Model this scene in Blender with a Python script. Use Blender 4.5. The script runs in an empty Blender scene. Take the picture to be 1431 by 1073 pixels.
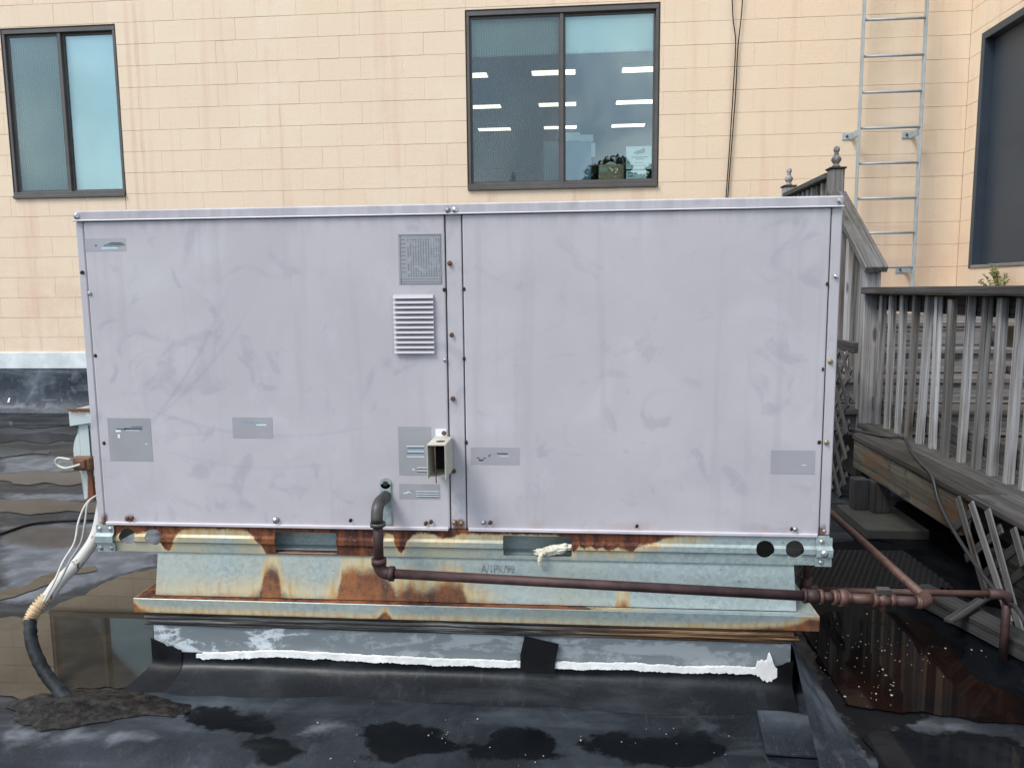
import bpy, bmesh, math, random
import numpy as np
from mathutils import Vector, Matrix, noise as mnoise
random.seed(7); np.random.seed(7)
R = math.radians
# ------------------------------------------------------------------ camera, sky, sun, exposure
CAM_H = 1.20
FL, YAW, PITCH, ROLL = 1076.94, 0.0889, 0.1197, -0.0099
_f = Vector((-math.sin(YAW)*math.cos(PITCH), math.cos(YAW)*math.cos(PITCH), -math.sin(PITCH)))
_r = Vector((math.cos(YAW), math.sin(YAW), 0)); _u = _r.cross(_f)
_c, _s = math.cos(ROLL), math.sin(ROLL)
CR, CU, CF = _c*_r + _s*_u, -_s*_r + _c*_u, _f
scene = bpy.context.scene
col = scene.collection
cam_d = bpy.data.cameras.new('camera'); cam = bpy.data.objects.new('camera', cam_d); col.objects.link(cam)
cam_d.sensor_width = 36; cam_d.lens = FL/1431*36; cam_d.clip_start = 0.05; cam_d.clip_end = 3000
m = Matrix((CR, CU, -CF)).transposed().to_4x4(); m.translation = (0, 0, CAM_H); cam.matrix_world = m
scene.camera = cam
SUN_EL, SUN_AZ = 52, 226         # azimuth of the sun, degrees clockwise from +Y
world = bpy.data.worlds.new('World'); scene.world = world; world.use_nodes = True
wn = world.node_tree; wn.nodes.clear()
sky = wn.nodes.new('ShaderNodeTexSky'); sky.sky_type = 'NISHITA'; sky.sun_disc = False
sky.sun_elevation = R(SUN_EL); sky.sun_rotation = R(SUN_AZ)
bgn = wn.nodes.new('ShaderNodeBackground'); bgn.inputs['Strength'].default_value = 0.13
wo = wn.nodes.new('ShaderNodeOutputWorld'); tcw = wn.nodes.new('ShaderNodeTexCoord')
cn = wn.nodes.new('ShaderNodeTexNoise'); cn.inputs['Scale'].default_value = 3.6; cn.inputs['Detail'].default_value = 8; cn.inputs['Roughness'].default_value = .55
cr = wn.nodes.new('ShaderNodeValToRGB'); cr.color_ramp.elements[0].position = .41; cr.color_ramp.elements[1].position = .60
cr.color_ramp.elements[0].color = (.12,.12,.12,1); cr.color_ramp.elements[1].color = (1,1,1,1)
cm = wn.nodes.new('ShaderNodeMixRGB'); cm.inputs['Color2'].default_value = (7.4, 7.8, 8.3, 1)
wn.links.new(tcw.outputs['Generated'], cn.inputs['Vector']); wn.links.new(cn.outputs['Fac'], cr.inputs['Fac'])
cn2 = wn.nodes.new('ShaderNodeTexNoise'); cn2.inputs['Scale'].default_value = 5.5; cn2.inputs['Detail'].default_value = 7; cn2.inputs['Distortion'].default_value = .6
cr2 = wn.nodes.new('ShaderNodeValToRGB'); cr2.color_ramp.elements[0].position = .38; cr2.color_ramp.elements[1].position = .66
cr2.color_ramp.elements[0].color = (3.9, 4.6, 5.5, 1); cr2.color_ramp.elements[1].color = (10.2, 10.3, 10.2, 1)
wn.links.new(tcw.outputs['Generated'], cn2.inputs['Vector']); wn.links.new(cn2.outputs['Fac'], cr2.inputs['Fac']); wn.links.new(cr2.outputs['Color'], cm.inputs['Color2'])
wn.links.new(cr.outputs['Color'], cm.inputs['Fac']); wn.links.new(sky.outputs['Color'], cm.inputs['Color1'])
wn.links.new(cm.outputs['Color'], bgn.inputs['Color']); wn.links.new(bgn.outputs['Background'], wo.inputs['Surface'])
sun_d = bpy.data.lights.new('sun', 'SUN'); sun_d.energy = 1.5; sun_d.angle = R(22); sun_d.color = (1, .965, .91)
sun = bpy.data.objects.new('sun', sun_d); col.objects.link(sun)
sd = Vector((math.sin(R(SUN_AZ))*math.cos(R(SUN_EL)), math.cos(R(SUN_AZ))*math.cos(R(SUN_EL)), math.sin(R(SUN_EL))))
sun.rotation_euler = sd.to_track_quat('Z', 'Y').to_euler()
vs = scene.view_settings; vs.view_transform = 'Standard'; vs.look = 'None'; vs.exposure = 0.98; vs.gamma = 1; vs.use_curve_mapping = False

# ------------------------------------------------------------------ measuring: survey points read off the photograph onto known planes
def _ray(x, y): return CF + CR*((x-715.5)/FL) - CU*((y-536.5)/FL)
def atY(x, y, Y): v = _ray(x, y); return v*(Y/v.y) + Vector((0, 0, CAM_H))
def atZ(x, y, Z): v = _ray(x, y); return v*((Z-CAM_H)/v.z) + Vector((0, 0, CAM_H))
def atX(x, y, X): v = _ray(x, y); return v*(X/v.x) + Vector((0, 0, CAM_H))
def topx(p):
    q = Vector(p)-Vector((0, 0, CAM_H)); d = q.dot(CF)
    return (715.5+FL*q.dot(CR)/d, 536.5-FL*q.dot(CU)/d, d)

# ------------------------------------------------------------------ geometry helpers
def world_loc(o):
    v = o.location.copy()
    while o.parent: o = o.parent; v = v + o.location
    return v
def tag(o, label=None, cat=None, group=None, kind=None):
    for k, v in (('label', label), ('category', cat), ('group', group), ('kind', kind)):
        if v: o[k] = v
    return o
def empty(name, loc, label, cat, group=None):
    o = bpy.data.objects.new(name, None); o.empty_display_size = .1; col.objects.link(o); o.location = loc
    return tag(o, label, cat, group)
def link(name, me, loc, parent=None, rot=None):
    o = bpy.data.objects.new(name, me); col.objects.link(o)
    loc = Vector(loc)
    if parent is not None: o.parent = parent; loc = loc - world_loc(parent)
    o.location = loc
    if rot is not None: o.rotation_euler = rot
    return o
class MB:
    def __init__(s): s.bm = bmesh.new()
    def box(s, x0, x1, y0, y1, z0, z1, bev=0, M=None, seg=1):
        t = bmesh.new(); bmesh.ops.create_cube(t, size=1)
        for v in t.verts: v.co = Vector(((x0+x1)/2+v.co.x*(x1-x0), (y0+y1)/2+v.co.y*(y1-y0), (z0+z1)/2+v.co.z*(z1-z0)))
        if bev: bmesh.ops.bevel(t, geom=list(t.edges), offset=bev, segments=seg, affect='EDGES', profile=.6)
        return s._add(t, M)
    def _add(s, t, M=None):
        if M is not None: bmesh.ops.transform(t, matrix=M, verts=t.verts)
        me = bpy.data.meshes.new('tmp'); t.to_mesh(me); t.free(); s.bm.from_mesh(me); bpy.data.meshes.remove(me); return s
    def bar(s, a, b, w, t, up=(0, 0, 1), bev=0):           # box bar from a to b, w across, t along up
        a, b = Vector(a), Vector(b); d = b-a; L = d.length; d.normalize()
        sd_ = d.cross(Vector(up)).normalized(); u_ = sd_.cross(d)
        M = Matrix((sd_, d, u_)).transposed().to_4x4(); M.translation = (a+b)/2
        return s.box(-w/2, w/2, -L/2, L/2, -t/2, t/2, bev, M)
    def tube(s, pts, r, seg=10, cap=True):
        pts = [Vector(p) for p in pts]; n = len(pts); rr = r if hasattr(r, '__len__') else [r]*n
        rings = []; ref = None
        for i, p in enumerate(pts):
            d = (pts[min(i+1, n-1)]-pts[max(i-1, 0)]).normalized()
            if ref is None: ref = d.orthogonal().normalized()
            a = (ref - d*ref.dot(d)); a = a.normalized() if a.length > 1e-6 else d.orthogonal().normalized(); ref = a; b = d.cross(a)
            rings.append([s.bm.verts.new(p+(a*math.cos(2*math.pi*k/seg)+b*math.sin(2*math.pi*k/seg))*rr[i]) for k in range(seg)])
        for i in range(n-1):
            for k in range(seg):
                f = s.bm.faces.new((rings[i][k], rings[i][(k+1) % seg], rings[i+1][(k+1) % seg], rings[i+1][k])); f.smooth = True
        if cap: s.bm.faces.new(rings[0][::-1]); s.bm.faces.new(rings[-1])
        return s
    def lathe(s, prof, c, seg=14):                          # prof [(r,z)]
        rings = [[s.bm.verts.new((c[0]+r*math.cos(2*math.pi*k/seg), c[1]+r*math.sin(2*math.pi*k/seg), c[2]+z)) for k in range(seg)] for r, z in prof]
        for i in range(len(prof)-1):
            for k in range(seg):
                f = s.bm.faces.new((rings[i][k], rings[i][(k+1) % seg], rings[i+1][(k+1) % seg], rings[i+1][k])); f.smooth = True
        s.bm.faces.new(rings[0][::-1]); s.bm.faces.new(rings[-1]); return s
    def extrude_poly(s, pts, n):                            # closed polygon (3D points) pushed by vector n
        n = Vector(n); a = [s.bm.verts.new(Vector(p)) for p in pts]; b = [s.bm.verts.new(Vector(p)+n) for p in pts]
        s.bm.faces.new(a[::-1]); s.bm.faces.new(b)
        for i in range(len(a)): j = (i+1) % len(a); s.bm.faces.new((a[i], a[j], b[j], b[i]))
        return s
    def quad(s, *p): s.bm.faces.new([s.bm.verts.new(Vector(q)) for q in p]); return s
    def grid(s, f, nu, nv, smooth=True):
        V = [[s.bm.verts.new(Vector(f(i/nu, j/nv))) for j in range(nv+1)] for i in range(nu+1)]
        for i in range(nu):
            for j in range(nv): q = s.bm.faces.new((V[i][j], V[i+1][j], V[i+1][j+1], V[i][j+1])); q.smooth = smooth
        return s
    def mesh(s, name, mat, center=True):
        bmesh.ops.recalc_face_normals(s.bm, faces=s.bm.faces)
        me = bpy.data.meshes.new(name); co = Vector((0, 0, 0))
        if center and len(s.bm.verts):
            lo = Vector([min(v.co[i] for v in s.bm.verts) for i in range(3)]); hi = Vector([max(v.co[i] for v in s.bm.verts) for i in range(3)])
            co = (lo+hi)/2; bmesh.ops.translate(s.bm, vec=-co, verts=s.bm.verts)
        s.bm.to_mesh(me); s.bm.free(); me.materials.append(mat); return me, co
    def build(s, name, mat, parent=None, label=None, cat=None, group=None, kind=None):
        me, co = s.mesh(name, mat); o = link(name, me, co, parent); return tag(o, label, cat, group, kind)
def cut(o, cutters):                                        # boolean holes, baked
    t = cutters.build('cutter', o.data.materials[0])
    md = o.modifiers.new('b', 'BOOLEAN'); md.operation = 'DIFFERENCE'; md.object = t; md.solver = 'EXACT'
    bpy.context.view_layer.update()
    dg = bpy.context.evaluated_depsgraph_get(); me = bpy.data.meshes.new_from_object(o.evaluated_get(dg))
    o.modifiers.clear(); o.data = me; bpy.data.objects.remove(t)
def bar_obj(name, a, b, w, t, mat, parent=None, up=(0, 0, 1), bev=.001):   # a bar whose own Y axis runs along the grain
    a, b = Vector(a), Vector(b); d = b-a; L = d.length; d.normalize(); sd_ = d.cross(Vector(up)).normalized(); u_ = sd_.cross(d)
    me = MB().box(-w/2, w/2, -L/2, L/2, -t/2, t/2, bev).mesh(name, mat)[0]
    return link(name, me, (a+b)/2, parent, Matrix((sd_, d, u_)).transposed().to_euler())
def copy_tree(o, loc=None, parent=None):
    c = o.copy(); col.objects.link(c); c.parent = parent
    if loc is not None: c.location = loc
    for ch in o.children: copy_tree(ch, None, c)
    return c
def smooth_path(pts, n=8):
    P = [Vector(p) for p in pts]; P = [P[0]*2-P[1]]+P+[P[-1]*2-P[-2]]; out = []
    for i in range(1, len(P)-2):
        for k in range(n):
            t = k/n; a, b, c, d = P[i-1], P[i], P[i+1], P[i+2]
            out.append(.5*((2*b)+(c-a)*t+(2*a-5*b+4*c-d)*t*t+(-a+3*b-3*c+d)*t*t*t))
    out.append(P[-2]); return out
def arc_elbow(a, c, b, r, n=7):                            # path a -> corner c -> b rounded with radius r
    a, c, b = Vector(a), Vector(c), Vector(b); u = (a-c).normalized(); v = (b-c).normalized(); out = []
    for i in range(n+1):
        t = i/n; p = (c+u*r)*(1-t)**2 + c*2*t*(1-t) + (c+v*r)*t*t; out.append(p)
    return out

# ------------------------------------------------------------------ material helpers
def lin(r, g, b): return tuple(((v/255)/12.92 if v/255 <= .04045 else ((v/255+.055)/1.055)**2.4) for v in (r, g, b))
class NT:
    def __init__(s, name):
        s.m = bpy.data.materials.new(name); s.m.use_nodes = True; s.t = s.m.node_tree; s.N = s.t.nodes; s.N.clear()
        s.out = s.N.new('ShaderNodeOutputMaterial'); s._pos = s._obj = s._rnd = None
    def l(s, a, b): s.t.links.new(a, b)
    def put(s, sock, v):
        if isinstance(v, bpy.types.NodeSocket): s.l(v, sock)
        elif v is not None:
            if hasattr(v, '__len__') and len(v) == 3 and sock.type == 'RGBA': v = (*v, 1)
            sock.default_value = v
    def pos(s):
        if not s._pos: s._pos = s.N.new('ShaderNodeNewGeometry').outputs['Position']
        return s._pos
    def obj(s):
        if not s._obj: s._obj = s.N.new('ShaderNodeTexCoord').outputs['Object']
        return s._obj
    def rnd(s):
        if not s._rnd: s._rnd = s.N.new('ShaderNodeObjectInfo').outputs['Random']
        return s._rnd
    def math(s, op, a, b=None, c=None, clamp=False):
        n = s.N.new('ShaderNodeMath'); n.operation = op; n.use_clamp = clamp
        for i, v in enumerate((a, b, c)):
            if v is not None: s.put(n.inputs[i], v)
        return n.outputs[0]
    def vmath(s, op, a, b=None):
        n = s.N.new('ShaderNodeVectorMath'); n.operation = op; s.put(n.inputs[0], a)
        if b is not None: s.put(n.inputs[1], b)
        return n.outputs['Value'] if op in ('LENGTH', 'DISTANCE', 'DOT_PRODUCT') else n.outputs[0]
    def sep(s, v): n = s.N.new('ShaderNodeSeparateXYZ'); s.put(n.inputs[0], v); return n.outputs
    def comb(s, x, y, z):
        n = s.N.new('ShaderNodeCombineXYZ')
        for i, v in enumerate((x, y, z)): s.put(n.inputs[i], v)
        return n.outputs[0]
    def noise(s, scale, vec=None, detail=4, rough=.55, dist=0, stretch=None):
        n = s.N.new('ShaderNodeTexNoise'); vec = vec if vec is not None else s.pos()
        if stretch: vec = s.vmath('MULTIPLY', vec, stretch)
        s.l(vec, n.inputs['Vector']); n.inputs['Scale'].default_value = scale; n.inputs['Detail'].default_value = detail
        n.inputs['Roughness'].default_value = rough; n.inputs['Distortion'].default_value = dist; return n.outputs['Fac']
    def voro(s, scale, vec=None, feat='F1', out='Distance'):
        n = s.N.new('ShaderNodeTexVoronoi'); n.feature = feat; n.inputs['Scale'].default_value = scale
        s.l(vec if vec is not None else s.pos(), n.inputs['Vector']); return n.outputs[out]
    def ramp(s, fac, stops, interp='LINEAR'):
        n = s.N.new('ShaderNodeValToRGB'); e = n.color_ramp.elements; n.color_ramp.interpolation = interp
        while len(e) < len(stops): e.new(.5)
        for i, (p, c) in enumerate(stops):
            e[i].position = p; e[i].color = (*c, 1) if hasattr(c, '__len__') else (c, c, c, 1)
        s.put(n.inputs[0], fac); return n.outputs[0]
    def step(s, v, a, b): # smooth map range
        n = s.N.new('ShaderNodeMapRange'); n.interpolation_type = 'SMOOTHSTEP'; s.put(n.inputs[0], v); n.inputs[1].default_value = a; n.inputs[2].default_value = b; return n.outputs[0]
    def mix(s, f, a, b, blend='MIX'):
        n = s.N.new('ShaderNodeMixRGB'); n.blend_type = blend; s.put(n.inputs[0], f); s.put(n.inputs[1], a); s.put(n.inputs[2], b); return n.outputs[0]
    def curve(s, fac, pts):
        n = s.N.new('ShaderNodeFloatCurve'); c = n.mapping.curves[0]; n.mapping.use_clip = False
        pts = sorted(pts)
        c.points[0].location = pts[0]; c.points[1].location = pts[-1]
        for p in pts[1:-1]: c.points.new(*p)
        for p in c.points: p.handle_type = 'VECTOR'
        n.mapping.update(); s.put(n.inputs['Value'], fac); return n.outputs[0]
    def bump(s, h, dist=.002, strength=.6, nrm=None):
        n = s.N.new('ShaderNodeBump'); n.inputs['Strength'].default_value = strength; n.inputs['Distance'].default_value = dist; s.put(n.inputs['Height'], h)
        if nrm is not None: s.l(nrm, n.inputs['Normal'])
        return n.outputs[0]
    def bsdf(s, color, rough=.6, metal=0, nrm=None, spec=.5, emit=None, es=0):
        n = s.N.new('ShaderNodeBsdfPrincipled'); s.put(n.inputs['Base Color'], color); s.put(n.inputs['Roughness'], rough); s.put(n.inputs['Metallic'], metal)
        s.put(n.inputs['Specular IOR Level'], spec)
        if nrm is not None: s.l(nrm, n.inputs['Normal'])
        if emit: s.put(n.inputs['Emission Color'], emit); n.inputs['Emission Strength'].default_value = es
        s.l(n.outputs[0], s.out.inputs[0]); return n
MT = {}
def plain(name, color, rough=.6, metal=0, var=.18, scale=25, bump=.0006, spec=.5):
    if name in MT: return MT[name]
    t = NT(name); n = t.noise(scale); n2 = t.noise(scale*.18)
    v = t.math('ADD', t.math('MULTIPLY', n, .5), t.math('MULTIPLY', n2, .5))
    c = t.mix(t.step(v, .35, .65), tuple(x*(1-var) for x in color), tuple(min(1, x*(1+var)) for x in color))
    t.bsdf(c, t.math('ADD', t.math('MULTIPLY', n, .16), rough-.08), metal, t.bump(n, bump) if bump else None, spec); MT[name] = t.m; return t.m

# painted concrete block wall
def mat_block():
    t = NT('painted_block'); p = t.pos(); xyz = t.sep(p)
    base = t.mix(t.noise(1.1, detail=5), (.69, .545, .39), (.765, .625, .462))
    base = t.mix(t.math('MULTIPLY', t.rnd(), .28), base, (.70, .53, .40))
    st = t.noise(1.0, stretch=(5.5, 5.5, .25), detail=5, rough=.6)                   # vertical run-off streaks
    base = t.mix(t.math('MULTIPLY', t.step(st, .52, .68), .42), base, (.62, .42, .32))
    pale = t.noise(.9, stretch=(2, 2, 1.2), detail=6)
    base = t.mix(t.math('MULTIPLY', t.step(pale, .52, .72), .35), base, (.77, .67, .53))
    # rust-tinted run beside the left window
    for x0, w, a in ((-4.39, .035, .5), (-4.30, .03, .55), (-4.22, .05, .22)):
        d = t.math('ABSOLUTE', t.math('SUBTRACT', xyz[0], x0)); d = t.math('ADD', d, t.math('MULTIPLY', t.math('SUBTRACT', t.noise(2.5, stretch=(1, 1, .6)), .5), .04))
        base = t.mix(t.math('MULTIPLY', t.math('MULTIPLY', t.step(d, w, w*.2), a), t.step(t.noise(1.7, stretch=(1, 1, .5)), .3, .6)), base, (.60, .38, .29))
    low = t.math('MULTIPLY', t.step(xyz[2], 2.4, 1.2), t.step(t.noise(2.2, detail=6), .42, .62))
    base = t.mix(t.math('MULTIPLY', low, .45), base, (.62, .42, .30))
    grain = t.noise(160, detail=3); pit = t.noise(45, detail=4, rough=.7)
    base = t.mix(t.math('MULTIPLY', t.step(pit, .60, .72), .25), base, (.52, .38, .25))
    h = t.math('ADD', t.math('MULTIPLY', grain, .35), t.math('MULTIPLY', pit, 1.0))
    lump = t.noise(9, detail=3); t.bsdf(base, .74, 0, t.bump(h, .004, .65, t.bump(lump, .0028, .4)), .35); return t.m
# weathered wood, grain along axis 0/1/2 of the piece
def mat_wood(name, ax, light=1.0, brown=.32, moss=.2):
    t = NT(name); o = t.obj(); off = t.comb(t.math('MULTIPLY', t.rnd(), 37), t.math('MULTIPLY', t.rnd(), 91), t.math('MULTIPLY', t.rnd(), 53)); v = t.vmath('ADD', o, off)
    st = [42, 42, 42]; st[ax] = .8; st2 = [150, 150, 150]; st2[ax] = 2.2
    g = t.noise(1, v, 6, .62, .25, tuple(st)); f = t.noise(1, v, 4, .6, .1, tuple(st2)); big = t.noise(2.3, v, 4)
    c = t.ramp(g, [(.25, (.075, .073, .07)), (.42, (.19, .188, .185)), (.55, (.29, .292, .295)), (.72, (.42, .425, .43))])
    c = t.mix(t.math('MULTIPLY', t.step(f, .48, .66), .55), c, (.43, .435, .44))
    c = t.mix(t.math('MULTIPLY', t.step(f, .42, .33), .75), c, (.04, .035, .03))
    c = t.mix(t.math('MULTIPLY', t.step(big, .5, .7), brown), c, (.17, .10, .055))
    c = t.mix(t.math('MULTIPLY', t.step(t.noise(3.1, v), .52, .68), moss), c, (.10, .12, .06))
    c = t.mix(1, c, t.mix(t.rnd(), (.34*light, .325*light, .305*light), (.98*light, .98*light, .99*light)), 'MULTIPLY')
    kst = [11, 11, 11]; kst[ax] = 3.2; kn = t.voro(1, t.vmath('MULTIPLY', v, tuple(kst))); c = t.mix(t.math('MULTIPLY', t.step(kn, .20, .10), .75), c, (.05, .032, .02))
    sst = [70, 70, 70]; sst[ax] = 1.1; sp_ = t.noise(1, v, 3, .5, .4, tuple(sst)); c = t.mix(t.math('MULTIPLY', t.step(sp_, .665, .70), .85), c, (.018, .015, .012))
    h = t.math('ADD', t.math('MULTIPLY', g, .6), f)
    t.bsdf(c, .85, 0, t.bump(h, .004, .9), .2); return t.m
# galvanised sheet steel with rust running from one edge; pts = (x, reach 0..1)
def mat_galv(name, x0=0, x1=1, z0=0, z1=1, pts=None, from_top=True, dark=.5, tint=(.31, .372, .362), soft=0, patina=0):
    t = NT(name); xyz = t.sep(t.pos()); cell = t.voro(95, out='Color'); sp = t.sep(cell)[0]
    n = t.noise(5, detail=5); n2 = t.noise(2.2, stretch=(1, 1, .35), detail=4)
    c = t.mix(sp, tuple(x*.86 for x in tint), tuple(min(1, x*1.14) for x in tint))
    c = t.mix(t.math('MULTIPLY', t.step(n, .45, .7), .45), c, (.40, .46, .47)); c = t.mix(t.math('MULTIPLY', t.step(n2, .5, .7), .4), c, (.33, .355, .29))
    spots = t.noise(60, detail=2); c = t.mix(t.math('MULTIPLY', t.step(spots, .68, .74), .5), c, (.12, .14, .15))
    rough, metal = t.math('ADD', .38, t.math('MULTIPLY', n, .2)), .35
    if pts:
        fx = t.math('DIVIDE', t.math('SUBTRACT', xyz[0], x0), x1-x0)
        wob = t.math('MULTIPLY', t.math('SUBTRACT', t.noise(14, detail=5, rough=.6), .5), .035)
        reach = t.curve(t.math('ADD', fx, t.math('MULTIPLY', wob, .25)), [((x-x0)/(x1-x0), v) for x, v in pts])
        fz = t.math('DIVIDE', t.math('SUBTRACT', xyz[2], z0), z1-z0)
        if from_top: fz = t.math('SUBTRACT', 1, fz)
        fine = t.math('MULTIPLY', t.math('SUBTRACT', t.noise(38, detail=6, rough=.65), .5), .22)
        fine = t.math('ADD', fine, t.math('MULTIPLY', t.math('SUBTRACT', t.noise(170, detail=4, rough=.7), .5), .16)); d = t.math('ADD', t.math('SUBTRACT', reach, fz), fine)
        dn = t.math('ADD', t.math('MULTIPLY', d, .5), .5)
        streak = t.noise(1, stretch=(55, 55, 5), detail=5)
        rust = t.mix(t.step(streak, .38, .64), (.045, .013, .009), (.155, .046, .018))
        rust = t.mix(t.math('MULTIPLY', t.step(t.noise(11, detail=5), .47, .66), dark), rust, (.27, .092, .026))
        rust = t.mix(t.math('MULTIPLY', t.step(t.noise(210, detail=3), .52, .66), .6), rust, (.03, .011, .009)); rust = t.mix(t.math('MULTIPLY', t.step(t.noise(130, detail=4), .60, .70), .5), rust, (.36, .16, .06))
        halo = t.mix(t.step(streak, .4, .65), (.47, .40, .24), (.43, .27, .10))
        if patina: c = t.mix(t.math('MULTIPLY', t.math('MULTIPLY', t.step(xyz[0], .35, -.35), t.step(t.noise(4, detail=5, stretch=(1, 1, .4)), .36, .58)), patina), c, (.43, .39, .255))
        m1 = t.math('MULTIPLY', t.step(dn, .30-.1*soft, .50), .92); m2 = t.math('MULTIPLY', t.step(dn, .49-.03*soft, .54+.16*soft), 1-.12*soft)
        c = t.mix(t.math('MULTIPLY', m1, t.step(reach, .015, .10)), c, halo); c = t.mix(m2, c, rust)
        metal = t.math('MULTIPLY', t.math('SUBTRACT', 1, m1), .35); rough = t.math('ADD', rough, t.math('MULTIPLY', m2, .3))
    h = t.noise(30, detail=3)
    t.bsdf(c, rough, metal, t.bump(h, .0012, .35), .4); return t.m
# faded lilac-grey cabinet paint with smears
def mat_cabinet():
    t = NT('cabinet_paint'); p = t.pos(); xyz = t.sep(p)
    base = (.405, .382, .40)
    n = t.noise(2.2, detail=6, rough=.6, dist=.5); c = t.mix(t.math('MULTIPLY', t.step(n, .35, .68), .75), base, (.475, .455, .47))
    sm = t.noise(7, detail=5, rough=.5, dist=1.2); c = t.mix(t.math('MULTIPLY', t.step(sm, .56, .68), .5), c, (.31, .295, .325))
    dots = t.voro(9, t.vmath('ADD', p, t.vmath('MULTIPLY', t.comb(n, sm, n), (.25, .25, .25))))
    c = t.mix(t.math('MULTIPLY', t.math('MULTIPLY', t.step(dots, .14, .04), .28), t.step(n, .42, .55)), c, (.28, .275, .32))
    for cx, cz, rad, w, a, lo, hi in ((-2.3, 1.75, 1.36, .007, .30, -1.4, -1.02), (-2.05, 1.85, 1.27, .006, .25, -1.35, -.95), (-.9, 1.9, 1.13, .006, .22, -1.35, -.6), (.6, -.3, 1.55, .005, .14, -.3, .2), (-.95, 1.75, 1.08, .005, .18, -1.3, -.7)):
        d = t.vmath('DISTANCE', t.comb(xyz[0], 0, xyz[2]), (cx, 0, cz)); d = t.math('ABSOLUTE', t.math('SUBTRACT', d, rad))
        msk = t.math('MULTIPLY', t.step(d, w*1.5, 0), t.math('MULTIPLY', t.step(xyz[0], lo, lo+.08), t.step(xyz[0], hi, hi-.12)))
        c = t.mix(t.math('MULTIPLY', msk, a), c, (.27, .27, .33))
    big = t.noise(1.3, detail=4, dist=.8); c = t.mix(t.math('MULTIPLY', t.step(big, .48, .66), .35), c, (.43, .39, .40)); chalk = t.noise(3.1, detail=6, rough=.65, dist=1.5); c = t.mix(t.math('MULTIPLY', t.step(chalk, .55, .68), .30), c, (.50, .485, .51))
    topg = t.math('MULTIPLY', t.step(xyz[2], 1.36, 1.42), t.step(t.noise(1, stretch=(30, 30, 3)), .4, .6)); c = t.mix(t.math('MULTIPLY', topg, .3), c, (.27, .26, .27))
    dr = t.noise(1, stretch=(22, 22, 1.2), detail=4); c = t.mix(t.math('MULTIPLY', t.step(dr, .54, .70), .26), c, (.325, .305, .32))
    bot = t.math('MULTIPLY', t.step(xyz[2], .56, .485), t.step(t.noise(9, detail=4), .52, .68)); c = t.mix(t.math('MULTIPLY', bot, .35), c, (.36, .22, .17))
    for rx, rw_ in ((-1.493, .016), (-.366, .026), (-1.41, .02), (.70, .014)):
        rm_ = t.math('MULTIPLY', t.step(t.math('ABSOLUTE', t.math('SUBTRACT', xyz[0], rx)), rw_, rw_*.4), t.step(t.math('SUBTRACT', xyz[2], t.math('MULTIPLY', t.noise(25, detail=4), .055)), .497, .478)); c = t.mix(t.math('MULTIPLY', rm_, .85), c, (.11, .035, .016))
    wave = t.noise(1.6, detail=2)
    nb = t.bump(t.noise(220, detail=2), .0004, .25, t.bump(wave, .02, .35))
    t.bsdf(c, t.math('ADD', .46, t.math('MULTIPLY', sm, .2)), 0, nb, .35); return t.m
def mat_glass(name, tint, base=.04, gain=1.0):
    t = NT(name); fr = t.N.new('ShaderNodeFresnel'); fr.inputs['IOR'].default_value = 1.55
    f = t.math('ADD', t.math('MULTIPLY', fr.outputs[0], gain), base, clamp=True)
    g = t.N.new('ShaderNodeBsdfGlossy'); g.inputs['Roughness'].default_value = .0; g.inputs['Color'].default_value = (.80, .93, .97, 1)
    nb = t.bump(t.noise(1.3, detail=1), .01, .1); t.l(nb, g.inputs['Normal'])
    tr = t.N.new('ShaderNodeBsdfTransparent'); tr.inputs['Color'].default_value = (*tint, 1)
    mx = t.N.new('ShaderNodeMixShader'); t.put(mx.inputs[0], f); t.l(tr.outputs[0], mx.inputs[1]); t.l(g.outputs[0], mx.inputs[2]); t.l(mx.outputs[0], t.out.inputs[0]); return t.m
def mat_screen():
    t = NT('insect_screen'); xyz = t.sep(t.pos()); n = t.noise(3, detail=2)
    tr = t.N.new('ShaderNodeBsdfTransparent'); df = t.N.new('ShaderNodeBsdfDiffuse'); df.inputs['Color'].default_value = (.12, .14, .145, 1)
    wv = t.math('SINE', t.math('ADD', t.math('MULTIPLY', xyz[0], 260), t.math('MULTIPLY', t.math('SINE', t.math('MULTIPLY', xyz[2], 17)), t.math('MULTIPLY', n, 7))))
    mx = t.N.new('ShaderNodeMixShader'); t.put(mx.inputs[0], t.math('ADD', .44, t.math('MULTIPLY', wv, .05))); t.l(tr.outputs[0], mx.inputs[1]); t.l(df.outputs[0], mx.inputs[2]); t.l(mx.outputs[0], t.out.inputs[0]); return t.m
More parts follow.
